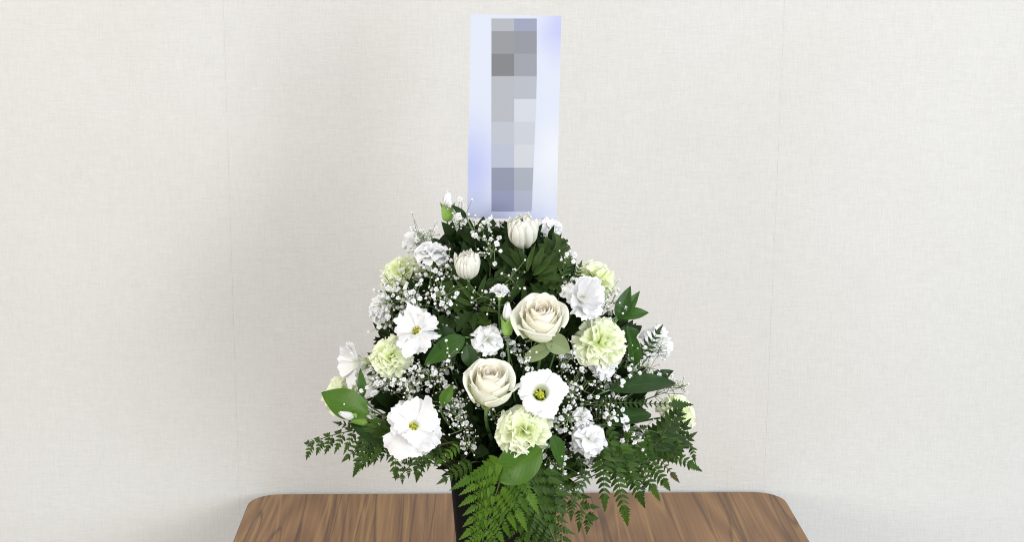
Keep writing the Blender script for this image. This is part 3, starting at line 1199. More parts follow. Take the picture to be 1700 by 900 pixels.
def pinna(parent, Mi, a, d, nrm, L, tone, R, leafname='leaflet', droop=0.3, width=0.30, n=None, thinbase=0.12, space=0.0056, fat=False):
    """one feather: returns the part; leaflets hang under it. a,d,nrm in world space, Mi: world->root"""
    libL, libT, mt = FL[tone]
    libL = FLF[tone] if fat else FL[tone][0]
    n = n or max(3, int(L*.72/space))
    pts = []
    pos = a.copy()
    dd = d.normalized()
    steps = n+2
    for i in range(steps+1):
        pts.append((pos.copy(), dd.copy()))
        dd = (dd+Vector((0, 0, -1))*droop/steps).normalized()
        pos = pos+dd*L*0.72/steps
    x = pts[-1][1].cross(nrm).normalized()
    A = Acc()
    A.tube([Mi @ q[0] for q in pts], [0.00055-0.0003*i/steps for i in range(steps+1)], 4, False)
    pn = part('pinna', A.mesh('pinna', M_RACH), parent) if leafname == 'leaflet' else part('stalk', A.mesh('stalk', M_RACH), parent)
    host = pn if leafname == 'leaflet' else parent
    for i in range(1, steps):
        q = i/steps
        if q < thinbase:
            continue
        c, t_ = pts[i]
        ll = L*width*(1-q*0.72)*R.uniform(.9, 1.08)
        ll *= min(1.0, 0.7+q*2)
        sx = t_.cross(nrm).normalized()
        for sgn in (-1, 1):
            dirv = (sx*sgn*math.cos(.52+.3*q)+t_*math.sin(.52+.3*q)+nrm*R.uniform(-.12, .15)).normalized()
            c2 = c+t_*(sgn*L*0.012)
            Ml = leaf_frame(c2, c2+dirv, (nrm+dirv*R.uniform(-.2, .2)+sx*R.uniform(-.15, .15)).normalized())
            Ml = Mi @ Ml @ Matrix.Diagonal((ll*R.uniform(.95, 1.15), ll, ll, 1))
            part(leafname, libL[R.randrange(3)], host, Ml)
    c, t_ = pts[-3]
    tl = L*0.40
    part(leafname+'_tip' if False else 'pinna_tip', libT[R.randrange(2)], host, Mi @ leaf_frame(c, c+t_, nrm) @ Matrix.Diagonal((tl*1.05, tl, tl, 1)))
    return pn


def TIP(a, tip, dy=0.0, k=0.35):
    """tip of a leaf whose foot is at a: it leans back only a little with the dome"""
    s_ = S(*tip)
    return P(tip[0], tip[1], a.y+dy+k*(s_.y-a.y))


def fern(base, tip, Lpx, label, tone='mid', y0=0.0, y1=0.0, seed=1, npin=9, droop=0.5, sides=(-1, 1), sag=0.0, scale2=1.0, mode='S', nrmadj=(0, .2), startq=0.12, up=1.0, space=0.0056, fat=False):
    """a frond of feathers on both sides of the stalk"""
    R = random.Random(seed)
    a = S(*base, y0)
    b = TIP(a, tip, y1-y0, .45)
    m = (a+b)*0.5+Vector((0, -0.01, 0.012+sag))
    pts = bez(a, a.lerp(m, .7), b.lerp(m, .6), b, 24)
    root_m = Matrix.Translation(a)
    t = thing('fern_frond', label, 'fern', root_m, 'leatherleaf fern fronds')
    Mi = root_m.inverted()
    foot = BASE+Vector((R.uniform(-.03, .03), R.uniform(-.03, .02), -0.01))
    sp = bez(foot, foot.lerp(a, .3)+Vector((0, 0, .03)), a-(pts[1]-a).normalized()*0.03, a, 8)
    A = Acc()
    allp = [Mi @ q for q in sp[:-1]]+[Mi @ q for q in pts]
    A.tube(allp, [0.0012-0.0008*i/(len(allp)-1) for i in range(len(allp))], 5)
    part('stalk', A.mesh('stalk', M_RACH), t)
    Lm = Lpx*mpp(a)
    for i in range(npin):
        q = startq+(0.96-startq)*i/(npin-1)
        f = q*24
        j = min(23, int(f))
        c = pts[j].lerp(pts[j+1], f-j)
        tg = (pts[j+1]-pts[j]).normalized()
        nrm = facing(c, *nrmadj)
        sx = tg.cross(nrm).normalized()
        for sgn in sides:
            L = Lm*(1-q*0.52)*R.uniform(.9, 1.08)
            if sx.dot(UPV)*sgn > 0.2:
                L *= up
            ang = .70+.25*q
            d = sx*sgn*math.cos(ang)+tg*math.sin(ang)+nrm*R.uniform(-.15, .1)
            n2 = (nrm+Vector((R.uniform(-.2, .2), 0, R.uniform(-.1, .25)))).normalized()
            pinna(t, Mi, c+tg*sgn*0.002, d, n2, L, tone, R, droop=droop, width=(0.23 if L > 0.03 else .28)*scale2, space=space, fat=fat)
    # end feather
    nrm = facing(b, *nrmadj)
    pinna(t, Mi, pts[22], pts[24]-pts[22], nrm, Lm*0.34, tone, R, droop=droop*.5, width=.34)
    return t


def feather(base, tip, label, tone='mid', y0=0.0, y1=0.0, seed=1, width=0.32, droop=0.0, nrmadj=(0, 0.2), n=None, fat=False):
    """a single narrow feather of fern"""
    R = random.Random(seed)
    a = S(*base, y0)
    b = TIP(a, tip, y1-y0, .12)
    root_m = Matrix.Translation(a)
    t = thing('fern_frond', label, 'fern', root_m, 'leatherleaf fern fronds')
    L = (b-a).length
    n = n or max(6, int(L/0.0070))
    foot = BASE+Vector((R.uniform(-.03, .03), R.uniform(-.03, .02), -0.01))
    A = Acc()
    Mi = root_m.inverted()
    A.tube([Mi @ q for q in bez(foot, foot.lerp(a, .4)+Vector((0, 0, .02)), a-(b-a)*.3, a, 8)], 0.0007, 5)
    part('stalk', A.mesh('stalk', M_RACH), t)
    d0 = (b-a).normalized()+Vector((0, 0, droop*.4))
    # leaflets here are parts of the frond itself
    libL, libT, mt = FL[tone]
    if fat:
        libL = FLF[tone]
    pts = bez(a, a+d0*L*.3, b+Vector((0, 0, droop*L*.2))-(b-a)*.3, b, n+2)
    A = Acc()
    A.tube([Mi @ q for q in pts[:-1]], 0.0005, 4, False)
    part('midrib', A.mesh('midrib', M_RACH), t)
    nrm = facing(a, *nrmadj)
    for i in range(0, n):
        q = i/n
        c = pts[i]
        t_ = (pts[i+1]-pts[i]).normalized()
        sx = t_.cross(nrm).normalized()
        ll = L*width*.88*(1-q*.58)*R.uniform(.92, 1.06)*min(1, .8+q)
        for sgn in (-1, 1):
            an = .45+.35*q
            dirv = (sx*sgn*math.cos(an)+t_*math.sin(an)+nrm*R.uniform(-.15, .15)).normalized()
            Ml = Mi @ leaf_frame(c, c+dirv, (nrm+sx*R.uniform(-.2, .2)).normalized()) @ Matrix.Diagonal((ll*1.05, ll, ll, 1))
            part('leaflet', libL[R.randrange(3)], t, Ml)
    c = pts[n-1]
    tl = L*0.28
    part('frond_tip', libT[R.randrange(2)], t, Mi @ leaf_frame(c, b, nrm) @ Matrix.Diagonal((tl*1.2, tl, tl, 1)))
    return t


# ================================================================== broad leaves
def broad_leaf(base, tip, wpx, label, mat=None, y0=0.0, y1=0.0, shape='oval', curl=0.3, fold=0.1, adj=(0, .3), seed=1, wave=.01, twist=0.0):
    a = S(*base, y0)
    b = TIP(a, tip, y1-y0, .3)
    M = leaf_frame(a, b, facing(a, *adj))
    t = thing('broad_leaf', label, 'leaf', M, 'single green leaves')
    L = (b-a).length*(1+curl*.12)
    part('blade', leaf_mesh('blade', L, wpx*mpp(a), mat or M_LEAF, shape=shape, curl=curl, fold=fold, nu=12, nv=20, seed=seed, wave=wave, twist=twist), t, Matrix.Rotation(curl*.32, 4, 'X'))
    R = random.Random(seed)
    foot = BASE+Vector((R.uniform(-.03, .03), R.uniform(-.02, .02), 0))
    Mi = M.inverted()
    A = Acc()
    A.tube([Mi @ q for q in bez(foot, foot.lerp(a, .4)+Vector((0, 0, .02)), a-(b-a).normalized()*.02, a, 8)], 0.0009, 5)
    part('stalk', A.mesh('stalk', M_STEM), t)
    return t


# ================================================================== gypsophila
def blossom_data(seed, n=20):
    R = random.Random(seed)
    A = Acc()
    for k in range(n):
        q = (k+.5)/n
        th = math.acos(1-1.45*q)
        ph = k*2.39996
        M = Matrix.Rotation(ph, 4, 'Z') @ Matrix.Rotation(PI/2-th, 4, 'X') @ Matrix.Rotation(R.uniform(-.7, .7), 4, 'Y')
        L = R.uniform(.75, 1.05)
        v = [(-.06, 0, 0), (.06, 0, 0), (-.30, L*.7, .06), (.30, L*.7, .06), (-.16, L, -.05), (.16, L, -.05), (0, L*.72, -.04)]
        A.addM(v, [(0, 1, 6), (0, 6, 2), (1, 3, 6), (2, 6, 4), (6, 5, 4), (6, 3, 5)], M)
    return A.v, A.f


BL = [blossom_data(i) for i in range(4)]
BLM = [mesh('blossom', v, f, M_GYP, None, False) for v, f in BL]


def bud_data():
    vs = [(0, 0, -1)]
    for z, r in ((-.5, .8), (.25, .95), (.8, .5)):
        for k in range(6):
            a = k*PI/3
            vs.append((r*math.cos(a), r*math.sin(a), z))
    vs.append((0, 0, 1.1))
    fs = [(0, 1+(k+1) % 6, 1+k) for k in range(6)]
    for j in range(2):
        for k in range(6):
            a, b = 1+j*6+k, 1+j*6+(k+1) % 6
            fs.append((a, b, b+6, a+6))
    fs += [(13+k, 13+(k+1) % 6, 19) for k in range(6)]
    return vs, fs


BUD = bud_data()


def gypsophila(px, py, rx, ry, nb, nbud, label, off=0.0, seed=1, size=4.2, thick=0.03, greenbud=0.3, cl=True):
    """px,py centre, rx,ry spread in px; nb open blossoms, nbud closed buds"""
    R = random.Random(seed*7+3)
    c = S(px, py, off)
    k = mpp(c)
    rootp = c
    M = Matrix.Translation(c)
    t = thing('gypsophila_sprig', label, 'sprig', M, "baby's breath sprigs")
    back = (BASE-c).normalized()
    joint = c+back*max(rx, ry)*k*1.2+Vector((0, 0.015, 0))
    tw = Acc()
    o = M.inverted()
    foot = BASE+Vector((R.uniform(-.04, .04), R.uniform(-.03, .03), 0))
    tw.tube([o @ q for q in bez(foot, foot.lerp(joint, .3)+Vector((0, 0, .02)), foot.lerp(joint, .7)+Vector((0, 0, .015)), joint, 6)], 0.00075, 4, False)
    nsub = max(3, int((nb+nbud)/6))
    nodes = []
    for i in range(nsub):
        an, rr = R.uniform(0, 2*PI), math.sqrt(R.random())
        q = c+RIGHT*(rr*math.cos(an)*rx*k*.8)+UPV*(rr*math.sin(an)*ry*k*.8)+Vector((0, R.uniform(-thick*.3, thick), 0))
        q = q+(joint-q)*0.22
        mid = joint.lerp(q, .5)+Vector((R.uniform(-.004, .004), R.uniform(-.004, .004), R.uniform(0, .006)))
        tw.tube([o @ joint, o @ mid, o @ q], [0.00045, .00038, .0003], 4, False)
        nodes.append(q)
    white, green = Acc(), Acc()
    nbl = 0
    for i in range(nb+nbud):
        nd = nodes[R.randrange(nsub)] if R.random() < .9 else joint
        sr = (10 if cl else 16)*k
        away = (nd-joint).normalized()
        q = nd+Vector((R.gauss(0, sr), R.gauss(0, sr*.8), R.gauss(0, sr)))+away*R.uniform(.2, 1.3)*sr
        m_ = nd.lerp(q, .5)+Vector((0, 0, R.uniform(-.001, .002)))
        tw.tube([o @ nd, o @ m_, o @ q], [.00034, .0003, .00026], 3, False)
        dirv = (q-nd).normalized()+facing(q)*.7
        if i < nb:
            sz = size*k*R.choice((.55, .7, .85, 1.0, 1.25))*R.uniform(.9, 1.1)
            Mb = o @ frame(q, dirv, R.uniform(0, 6)) @ Matrix.Scale(sz, 4)
            if sz > size*k*.72 and nbl < 14:
                part('blossom', BLM[R.randrange(4)], t, Mb)
                nbl += 1
            else:
                v, f = BL[R.randrange(4)]
                white.addM(v, f, Mb)
        else:
            sz = size*k*R.uniform(.30, .52)
            Mb = o @ frame(q, dirv, 0) @ Matrix.Scale(sz, 4)
            (green if R.random() < greenbud else white).addM(BUD[0], BUD[1], Mb)
    part('twig', tw.mesh('twig', M_TWIG), t)
    if white.v:
        part('small_blossoms', mesh('small_blossoms', white.v, white.f, M_GYP, None, False), t, None, 'stuff')
    if green.v:
        part('green_buds', mesh('green_buds', green.v, green.f, M_BUD, None, True), t, None, 'stuff')
    return t


# ================================================================== the arrangement
# roses
rose(898, 532, 47, 'larger cream rose with a peach centre, above the other rose', off=-0.020, face=(.0, 1.05), seed=5)
rose(812, 640, 48, 'cream rose with greenish outer petals beside the cup shaped white lisianthus', off=-0.022, face=(.14, 1.1), seed=12, green=1)

# lisianthus
lisianthus(897, 651, 40, 'round cup shaped white lisianthus with green and yellow centre beside the lower rose', off=-0.022, face=(-.02, .28), seed=3, hole=.40, depth=.7, n1=5, ruffle=.5, droop=.08)
lisianthus(687, 706, 51, 'largest ruffled white lisianthus with yellow centre above the fern feathers', off=-0.022, face=(.12, .42), seed=9, hole=.20, depth=.34, n1=5, n2=4, ruffle=2.3, droop=.3, ragged=.15)
lisianthus(690, 548, 38, 'white lisianthus with orange yellow stamens above a pale green carnation', off=-0.016, face=(-.28, .38), seed=14, hole=.24, depth=.45, n1=5, n2=3, ruffle=2.2, droop=.22, ragged=.4)
lisianthus(967, 496, 37, 'double white lisianthus with tiny yellow green centre beside the larger rose', off=-0.018, face=(.32, .40), seed=23, hole=.28, depth=.4, n1=6, n2=5, ruffle=2.2, droop=.16, ragged=.2)
lisianthus(588, 606, 37, 'white lisianthus seen from behind showing its narrow green sepals', off=-0.004, face=(-2.1, -.25), seed=33, hole=.42, depth=.7, n1=6, ruffle=.9, droop=-.15, center=False)

# green carnations
carnation(868, 711, 48, 'pale green carnation hanging over the round glossy leaf', off=-0.022, face=(-.05, .25), seed=4)
carnation(997, 565, 46, 'yellowish green carnation below the double white lisianthus', off=-0.014, face=(.12, .2), seed=6)
carnation(647, 587, 38, 'pale green carnation between white lisianthus and the lisianthus seen from behind', off=-0.012, face=(-.15, .3), seed=8)
carnation(659, 448, 38, 'pale green carnation with gypsophila buds crossing it near the top edge', off=0.012, face=(-.6, .75), seed=10, n=27)
carnation(998, 458, 37, 'pale green carnation tilted upward behind the double white lisianthus', off=0.014, face=(.7, .8), seed=13, n=27)
carnation(562, 658, 38, 'pale green carnation half hidden behind the big oval leaf', off=0.016, face=(-.7, .1), seed=15, n=28)
carnation(1134, 690, 37, 'pale green carnation partly behind dark fern feathers at the edge', off=0.03, face=(.9, .1), seed=17, n=27)

# white spray carnations
carnation(716, 411, 29, 'white carnation seen side on with green calyx beneath its petals', 'white', off=-0.008, face=(.1, 2.2), seed=21, n=18, spread=.78)
carnation(687, 397, 26, 'white carnation tucked behind the side on white carnation near the top', 'white', off=0.014, face=(-.5, .8), seed=22)
carnation(807, 560, 27, 'white carnation in the middle between larger rose and chrysanthemum leaves', 'white', off=-0.012, face=(-.2, .4), seed=24)
carnation(625, 508, 27, 'small white carnation with green calyx among dense gypsophila at the edge', 'white', off=0.006, face=(-1.6, .7), seed=25, n=14, spread=.75)
carnation(1098, 566, 30, 'white carnation at the outer edge beside the small dark fern tip', 'white', off=0.012, face=(.8, .3), seed=26)
carnation(1002, 610, 25, 'white carnation just below the yellowish green carnation', 'white', off=-0.006, face=(.2, -.3), seed=27)
carnation(979, 727, 31, 'white carnation low down among gypsophila beside the fading bud', 'white', off=-0.012, face=(.15, .2), seed=28)
carnation(917, 374, 21, 'white carnation peeping out behind the card bottom corner', 'white', off=0.03, face=(.4, .8), seed=29)
carnation(830, 480, 17, 'small half open white carnation on a thick green calyx above the white bud', 'white', off=-0.014, face=(.1, 1.8), seed=30, n=14, spread=.6)
carnation(1040, 703, 15, 'small white carnation lying sideways on its green calyx', 'white', off=-0.008, face=(1.8, .2), seed=31, n=12, spread=.55)
carnation(965, 692, 17, 'fading greyish white carnation bud touching the low white carnation', 'white', off=-0.006, face=(0, .3), seed=32, n=12, spread=.6)
carnation(703, 747, 12, 'tiny white carnation hanging under the largest lisianthus', 'white', off=-0.014, face=(0, -.4), seed=34, n=14)
carnation_bud(743, 342, 52, 'topmost white carnation bud in green calyx beside the card', face=(.05, 3), off=-0.005, seed=1, wide=1.25)
carnation_bud(842, 530, 58, 'closed white carnation bud standing upright beside the larger rose', face=(-.02, 3), off=-0.016, seed=2, wide=1.1)
carnation_bud(587, 694, 52, 'white carnation bud lying across the base of the big oval leaf', face=(-2.8, .9), off=-0.02, seed=3, wide=1.1)

# chrysanthemums with their leaves
chrysanthemum(868, 384, 25, 'white incurved chrysanthemum directly under the card', off=-0.012, face=(.0, 1.1), seed=2, leaves=(
    (882, 448, 953, 382, 46, 0.0, 'lobed'), (880, 455, 940, 425, 40, .004, 'lobed'), (876, 446, 912, 400, 34, .012, 'lobed'),
    (868, 452, 836, 392, 36, .012, 'lobed'), (862, 455, 806, 392, 42, .018, 'lobed'), (872, 448, 846, 410, 16, -.006, 'lance'),
    (884, 462, 932, 464, 30, -.002, 'lobed'), (876, 470, 925, 500, 30, .006, 'lobed'), (872, 470, 890, 520, 26, .01, 'lobed'),
    (866, 452, 822, 520, 22, .002, 'lance'), (866, 460, 810, 430, 24, .01, 'lobed'), (884, 452, 905, 405, 14, -.008, 'lance'),
    (878, 450, 862, 408, 12, -.008, 'lance'), (886, 455, 930, 440, 12, -.01, 'lance'), (870, 462, 846, 500, 14, -.006, 'lance'),
    (880, 458, 948, 402, 13, -.004, 'lance'), (874, 452, 888, 402, 9, -.012, 'lance'), (868, 455, 822, 412, 10, -.006, 'lance'), (866, 462, 815, 462, 11, -.004, 'lance'),
    (880, 470, 908, 508, 10, -.006, 'lance'), (884, 458, 918, 428, 10, -.012, 'lance'), (872, 474, 868, 512, 9, -.008, 'lance'), (890, 462, 940, 484, 14, -.002, 'lobed'),
    (870, 448, 850, 384, 11, .002, 'lance'), (864, 450, 812, 388, 12, .006, 'lance')))
chrysanthemum(776, 441, 20, 'smaller white incurved chrysanthemum with dark green bracts beside the side on carnation', off=-0.014, face=(-.1, 1.5), seed=3, leaves=(
    (788, 508, 728, 462, 30, 0.0, 'lobed'), (790, 505, 742, 428, 18, .008, 'lobed'), (792, 505, 838, 440, 18, 0.0, 'lobed'),
    (795, 512, 842, 476, 22, .004, 'lobed'), (785, 512, 735, 505, 24, .006, 'lobed'), (788, 515, 760, 545, 34, .0, 'lobed'),
    (793, 518, 812, 545, 24, .004, 'lobed'), (790, 498, 778, 462, 10, -.006, 'lance'), (792, 500, 808, 452, 9, -.006, 'lance'),
    (780, 520, 705, 560, 40, .01, 'lobed'), (800, 515, 770, 590, 36, .01, 'lobed'), (795, 505, 850, 505, 22, .012, 'lobed'),
    (790, 502, 752, 462, 8, -.008, 'lance'), (792, 504, 822, 482, 9, -.008, 'lance'), (786, 508, 738, 486, 9, -.006, 'lance'), (794, 512, 826, 516, 9, -.006, 'lance'), (790, 516, 784, 552, 9, -.008, 'lance')))

# broad leaves
broad_leaf((612, 688), (531, 651), 50, 'big oval bright green leaf over the outermost pale green carnation', M_LEAFB, -.016, -.006, 'oval', .25, .1, (.0, .0), 1)
broad_leaf((900, 746), (822, 796), 66, 'round glossy leaf under the lowest pale green carnation', M_LEAFB, -.034, -.04, 'round', .3, .06, (0, .1), 2)
broad_leaf((1054, 608), (1042, 540), 24, 'upright folded leaf beside the yellowish green carnation', M_LEAF, -.002, -.006, 'lance', .1, .45, (.4, .2), 3)
broad_leaf((1024, 528), (1047, 475), 24, 'shortest upright leaf of the three leaf fan beside double lisianthus', M_LEAF, .004, 0, 'oval', .1, .2, (.2, .2), 4)
broad_leaf((1026, 530), (1063, 483), 20, 'middle pointed leaf of the three leaf fan beside double lisianthus', M_LEAF, .004, .004, 'lance', .1, .2, (.3, .2), 5)
broad_leaf((1024, 526), (1077, 518), 26, 'outward pointing leaf of the three leaf fan beside double lisianthus', M_LEAF, .004, .004, 'oval', .2, .2, (.1, .6), 6)
broad_leaf((1024, 560), (1062, 548), 26, 'small dark leaf just below the three leaf fan', M_LEAFD, .006, .01, 'oval', .4, .1, (.1, .4), 7)
broad_leaf((1012, 648), (1122, 630), 40, 'long dark horizontal leaf below the outer white carnation', M_LEAFD, .0, .01, 'round', .3, .1, (0, .7), 8)
broad_leaf((1004, 704), (1080, 682), 38, 'dark curved leaf behind the sideways small white carnation', M_LEAFD, .004, .01, 'round', .5, .1, (0, .8), 9)
broad_leaf((914, 722), (934, 776), 26, 'dark narrow leaf beside the round glossy leaf', M_LEAF, -.008, -.014, 'oval', .2, .3, (.5, .1), 10)
broad_leaf((733, 672), (752, 640), 20, 'small bright leaf between the largest lisianthus and the lower rose', M_LEAFB, -.008, -.01, 'oval', .2, .2, (0, .2), 11)
broad_leaf((772, 560), (704, 604), 36, 'dark glossy leaf beside the white carnation in the middle', M_LEAF, -.0, -.006, 'oval', .4, .15, (0, .3), 12)
broad_leaf((735, 540), (752, 606), 34, 'dark leaf hanging beside the white lisianthus with orange stamens', M_LEAFD, .002, -.006, 'oval', .3, .2, (.3, .1), 13)
broad_leaf((776, 572), (788, 618), 28, 'short dark leaf just above the lower rose', M_LEAFD, -.002, -.006, 'oval', .3, .2, (-.3, .1), 14)
broad_leaf((603, 660), (598, 612), 15, 'slim dark leaf in front of the lisianthus seen from behind', M_LEAF, -.01, -.012, 'lance', .2, .2, (0, .1), 15)
broad_leaf((775, 362), (750, 340), 12, 'small dark leaf between the topmost bud and the card', M_LEAFD, .0, -.004, 'lance', .2, .2, (0, .1), 16)
broad_leaf((915, 575), (870, 598), 26, 'grey green leaf under the larger cream rose', M_SEPAL, -.012, -.016, 'round', .3, .05, (0, .3), 17)
broad_leaf((905, 560), (948, 585), 34, 'pale grey green leaf curling out under the larger rose', M_SEPAL, -.012, -.010, 'oval', .5, .2, (.3, -.1), 18)
broad_leaf((640, 735), (575, 690), 34, 'dark leaf behind the bud at the left fern', M_LEAFD, .0, .004, 'oval', .3, .2, (-.2, .4), 19)
broad_leaf((1070, 640), (1118, 614), 24, 'small dark leaf tip rising behind the long horizontal leaf', M_LEAFD, .01, .014, 'oval', .3, .2, (0, .4), 20)
broad_leaf((680, 700), (630, 735), 34, 'dark leaf half covered by the largest lisianthus', M_LEAFD, .01, .012, 'oval', .3, .2, (0, .4), 21)

# ferns
fern((700, 716), (510, 738), 84, 'long fern frond with hanging feathers reaching out under the big oval leaf', 'mid', .0, .02, 1, 8, .8, (-1, 1), .01, 1.22, up=.5, startq=.25, space=.0068, fat=True)
feather((655, 716), (657, 800), 'single upright hanging fern feather below the largest lisianthus', 'mid', -.004, .0, 2, .34)
feather((632, 700), (587, 790), 'fern feather hanging between the long frond and the single hanging feather', 'mid', -.006, -.002, 3, .34)
feather((705, 735), (690, 806), 'short hanging fern feather next to the brightest fern', 'mid', -.01, .0, 4, .36)
feather((612, 728), (562, 772), 'small feather at the outer end of the long dark frond', 'mid', .004, .01, 44, .32)
fern((846, 752), (794, 925), 112, 'bright yellow green fern frond hanging in front of the black pot', 'bright', -.02, -.05, 5, 9, .25, (-1, 1), 0, 1.1, startq=.05, nrmadj=(0, .1), space=.0054, fat=True)
fern((852, 768), (925, 910), 104, 'mid green fern frond spreading over the pot beside the brightest frond', 'mid', -.02, -.035, 6, 9, .2, (-1, 1), 0, 1.25, startq=.05, space=.0056, fat=True)
fern((896, 778), (978, 862), 84, 'short broad fern frond beside the pot below the gypsophila', 'mid', .0, .0, 7, 6, .25, (-1, 1), 0, 1.25, startq=.05, space=.0058, fat=True)
fern((846, 770), (868, 915), 70, 'fern frond hanging straight down between the two spreading pot fronds', 'bright', -.014, -.03, 51, 7, .3, (-1, 1), 0, 1.2, startq=.1, space=.0056, fat=True)
feather((975, 785), (945, 848), 'pale backlit fern feather hanging over the table edge', 'pale', -.006, -.012, 8, .3)
fern((985, 706), (1150, 742), 84, 'large dark fern frond with feathers hanging over the table beside the edge carnation', 'mid', -.004, .02, 9, 6, .8, (-1, 1), .006, 1.08, up=.45, startq=.1, space=.0066, fat=True)
feather((1012, 735), (1040, 864), 'longest hanging fern feather reaching below the table edge line', 'mid', -.008, -.01, 10, .24)
feather((1028, 742), (1068, 838), 'hanging fern feather next to the longest one', 'mid', -.01, .0, 11, .30)
feather((1000, 740), (1004, 846), 'broad dark hanging fern feather below the low white carnation', 'mid', -.006, -.008, 12, .30)
feather((1075, 730), (1160, 780), 'outermost drooping fern feather below the edge carnation', 'mid', .004, .02, 13, .28)
feather((1060, 740), (1112, 814), 'fern feather hanging between the outermost and the inner ones', 'mid', -.004, .012, 14, .30)
feather((1085, 742), (1138, 668), 'upward pointing dark fern feather in front of the edge carnation', 'dark', .0, .01, 15, .46, fat=True)
feather((1095, 752), (1150, 692), 'dark fern feather pointing up beside the upward pointing one', 'dark', .004, .02, 16, .46, fat=True)
feather((1100, 756), (1160, 716), 'lowest of the dark feathers fanning across the edge carnation', 'dark', .006, .02, 17, .44, fat=True)
feather((990, 668), (1132, 672), 'slender horizontal fern feather under the long dark leaf', 'dark', .004, .018, 18, .12, n=16)
feather((1066, 590), (1104, 534), 'small dark fern tip beside the outer white carnation', 'dark', .008, .012, 19, .34)
feather((925, 478), (951, 420), 'small fern feather rising above the double white lisianthus', 'mid', .012, .01, 20, .36)
feather((952, 470), (968, 428), 'tiny fern tip beside the tilted pale green carnation', 'mid', .014, .014, 21, .36)
feather((760, 742), (716, 778), 'bright fern feather beside the short hanging feather', 'bright', -.014, -.012, 22, .3)
feather((780, 770), (720, 808), 'dark fern feather at the upper corner of the pot', 'mid', -.004, -.0, 23, .34)
feather((1080, 745), (1128, 802), 'curled fern feather with browned tip near the outermost feather', 'aged', .002, .01, 24, .2)

feather((1040, 730), (1092, 826), 'slim fern feather hanging between two broader ones near the table edge', 'mid', .0, .0, 61, .28)
feather((1100, 735), (1150, 742), 'short fern feather pointing outward under the fanned dark feathers', 'dark', .004, .01, 62, .34)
feather((1020, 720), (1022, 800), 'dark fern feather half hidden behind the broad hanging one', 'dark', .006, .004, 63, .36)
feather((960, 740), (968, 800), 'little fern feather in the gap under the low white carnation', 'dark', .004, .002, 64, .34)
feather((690, 740), (665, 772), 'short fern feather tucked under the largest lisianthus', 'dark', .004, .004, 65, .4)
feather((640, 715), (612, 778), 'fern feather hanging just inside the long frond', 'mid', .0, .0, 66, .36)
feather((600, 712), (548, 700), 'fern feather pointing outward below the big oval leaf', 'dark', .006, .006, 67, .3)

fern((735, 738), (664, 792), 48, 'small dark fern frond filling the gap beside the brightest frond', 'mid', .004, .006, 71, 6, .4, (-1, 1), 0, 1.2, startq=.1, space=.006, fat=True)
fern((690, 722), (600, 764), 56, 'fern frond slanting down behind the hanging feathers under the largest lisianthus', 'dark', .012, .014, 72, 7, .5, (-1, 1), 0, 1.1, startq=.15, space=.0064, fat=True)
fern((990, 735), (1070, 806), 60, 'dark fern frond slanting down behind the hanging feathers near the low white carnation', 'dark', .012, .014, 73, 7, .4, (-1, 1), 0, 1.1, startq=.15, space=.0064, fat=True)
fern((872, 772), (900, 900), 84, 'broad fern frond under the round glossy leaf reaching toward the table', 'mid', -.014, -.02, 75, 8, .3, (-1, 1), 0, 1.25, startq=.08, space=.0056, fat=True)
feather((812, 868), (846, 915), 'fern feather with browned tip low over the pot', 'aged', -.03, -.034, 74, .3)

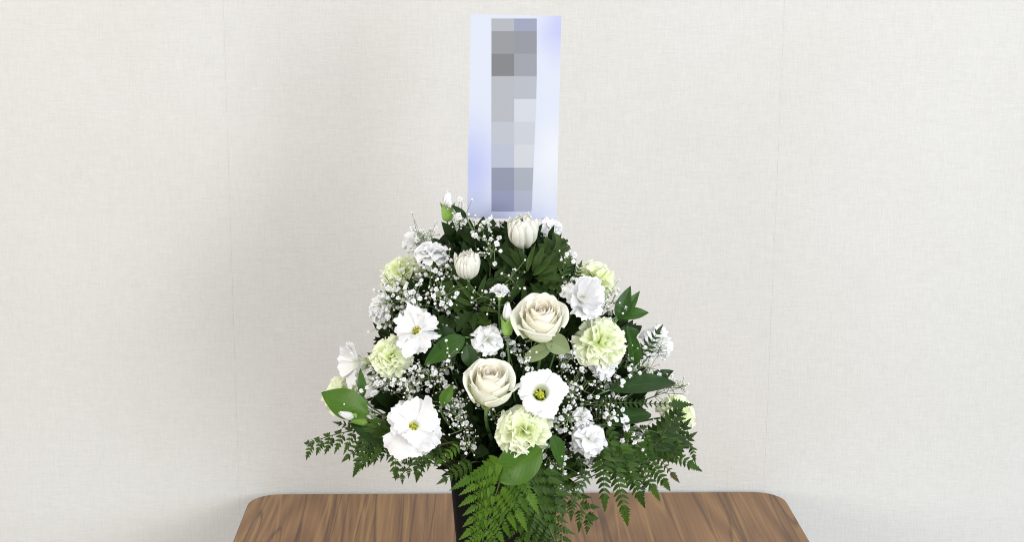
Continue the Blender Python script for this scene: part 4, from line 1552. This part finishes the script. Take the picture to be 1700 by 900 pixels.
# gypsophila
G = [
 (692, 492, 38, 26, 34, 22, 'dense white gypsophila cluster above the lisianthus with orange stamens'),
 (655, 500, 28, 24, 24, 18, 'gypsophila sprig between edge carnations above the pale green one'),
 (733, 500, 26, 26, 20, 16, 'gypsophila sprig beside the leaves of the smaller chrysanthemum'),
 (655, 470, 28, 20, 8, 18, 'gypsophila twigs crossing the upper pale green carnation'),
 (700, 388, 32, 20, 6, 22, 'budding gypsophila twigs around the upper white carnations'),
 (762, 362, 22, 22, 10, 18, 'gypsophila twigs between topmost bud and card'),
 (800, 375, 28, 18, 10, 14, 'gypsophila sprig just under the lower card corner'),
 (812, 410, 26, 24, 10, 14, 'gypsophila sprig between the two chrysanthemums'),
 (740, 450, 20, 24, 8, 10, 'gypsophila twigs under the side on white carnation'),
 (712, 450, 24, 22, 12, 14, 'gypsophila sprig below the upper white carnations'),
 (640, 528, 22, 16, 10, 12, 'gypsophila beside the small edge carnation calyx'),
 (622, 632, 26, 28, 30, 16, 'dense gypsophila below the pale green carnation near the slim leaf'),
 (660, 640, 34, 24, 32, 20, 'dense gypsophila just above the largest lisianthus'),
 (705, 622, 32, 26, 26, 20, 'gypsophila sprig between pale green carnation and lower rose'),
 (740, 600, 24, 22, 8, 10, 'gypsophila on the dark glossy leaf near the lower rose'),
 (745, 665, 22, 28, 16, 18, 'gypsophila beside the small bright leaf'),
 (765, 700, 28, 24, 14, 20, 'gypsophila sprig under the lower rose'),
 (775, 740, 34, 20, 10, 18, 'loose gypsophila above the brightest fern'),
 (800, 500, 22, 26, 6, 14, 'scattered gypsophila among smaller chrysanthemum leaves'),
 (845, 570, 20, 22, 10, 14, 'gypsophila between white carnation and larger rose'),
 (880, 595, 32, 14, 10, 14, 'gypsophila between the two roses'),
 (850, 470, 18, 30, 4, 12, 'few gypsophila buds above the larger rose'),
 (930, 475, 24, 18, 10, 14, 'gypsophila between larger rose and double lisianthus'),
 (930, 430, 22, 26, 6, 12, 'gypsophila on the lobed chrysanthemum leaves'),
 (1015, 500, 16, 20, 10, 12, 'gypsophila beside the three leaf fan'),
 (945, 600, 24, 20, 16, 18, 'gypsophila below the larger rose beside the yellowish carnation'),
 (965, 642, 30, 26, 20, 24, 'gypsophila beside the cup shaped lisianthus'),
 (1015, 645, 30, 22, 20, 22, 'gypsophila below the white carnation under the yellowish one'),
 (945, 690, 24, 28, 12, 24, 'gypsophila between cup shaped lisianthus and low white carnation'),
 (1045, 600, 18, 22, 12, 14, 'gypsophila beside the upright folded leaf'),
 (1070, 618, 30, 22, 14, 20, 'gypsophila over the long horizontal leaf'),
 (1120, 645, 32, 20, 2, 26, 'fine gypsophila twigs reaching past the long horizontal leaf'),
 (1090, 580, 18, 18, 2, 14, 'gypsophila buds crossing the outer white carnation'),
 (1010, 690, 26, 22, 10, 20, 'gypsophila beside the sideways small carnation'),
 (1060, 725, 26, 18, 12, 12, 'gypsophila among the dark edge fern feathers'),
 (940, 765, 32, 26, 10, 22, 'gypsophila below the low white carnation near the dark narrow leaf'),
 (985, 770, 26, 20, 8, 14, 'lowest gypsophila above the table edge'),
 (905, 750, 24, 20, 6, 14, 'gypsophila between round leaf and dark narrow leaf'),
 (600, 680, 24, 20, 8, 14, 'gypsophila beside the bud and the big oval leaf'),
 (800, 600, 26, 14, 5, 12, 'gypsophila above the lower rose'),
 (720, 560, 30, 20, 6, 12, 'gypsophila beside the lisianthus with orange stamens'),
 (820, 690, 26, 14, 4, 14, 'gypsophila between lower rose and lowest green carnation'),
 (1030, 760, 26, 16, 4, 10, 'few gypsophila blossoms on the hanging fern feathers'),
]
for i, (px, py, rx, ry, nb, nbud, lab) in enumerate(G):
    nb, nbud = int(nb*(1.65 if px < 760 else 1.4)), int(nbud*1.4)
    gypsophila(px, py, rx, ry, nb, nbud, lab, off=rnd.uniform(-.012, .002), seed=i+1, greenbud=.75 if nb <= 6 and nbud > 13 else .2)


# ------------------------------------------------------------------ shaded mass of filler leaves inside the dome
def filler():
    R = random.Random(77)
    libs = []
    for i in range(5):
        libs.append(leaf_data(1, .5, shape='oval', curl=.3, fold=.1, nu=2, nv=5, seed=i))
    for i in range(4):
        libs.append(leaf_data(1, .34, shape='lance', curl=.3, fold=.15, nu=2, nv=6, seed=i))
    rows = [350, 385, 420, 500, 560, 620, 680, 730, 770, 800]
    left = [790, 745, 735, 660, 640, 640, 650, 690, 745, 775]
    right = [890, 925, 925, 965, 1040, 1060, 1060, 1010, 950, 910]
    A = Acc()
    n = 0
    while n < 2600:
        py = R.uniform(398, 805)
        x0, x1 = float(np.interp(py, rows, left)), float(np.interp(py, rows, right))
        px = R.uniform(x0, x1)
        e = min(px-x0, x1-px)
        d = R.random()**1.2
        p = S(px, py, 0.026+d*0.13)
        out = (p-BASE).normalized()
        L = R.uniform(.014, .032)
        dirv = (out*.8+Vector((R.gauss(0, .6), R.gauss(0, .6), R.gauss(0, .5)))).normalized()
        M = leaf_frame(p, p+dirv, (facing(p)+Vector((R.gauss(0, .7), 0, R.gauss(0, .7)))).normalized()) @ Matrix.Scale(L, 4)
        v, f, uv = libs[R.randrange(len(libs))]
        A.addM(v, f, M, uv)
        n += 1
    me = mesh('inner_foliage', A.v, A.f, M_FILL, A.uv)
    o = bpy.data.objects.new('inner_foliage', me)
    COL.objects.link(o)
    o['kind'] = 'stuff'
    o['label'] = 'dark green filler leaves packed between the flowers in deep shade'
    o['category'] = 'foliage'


filler()
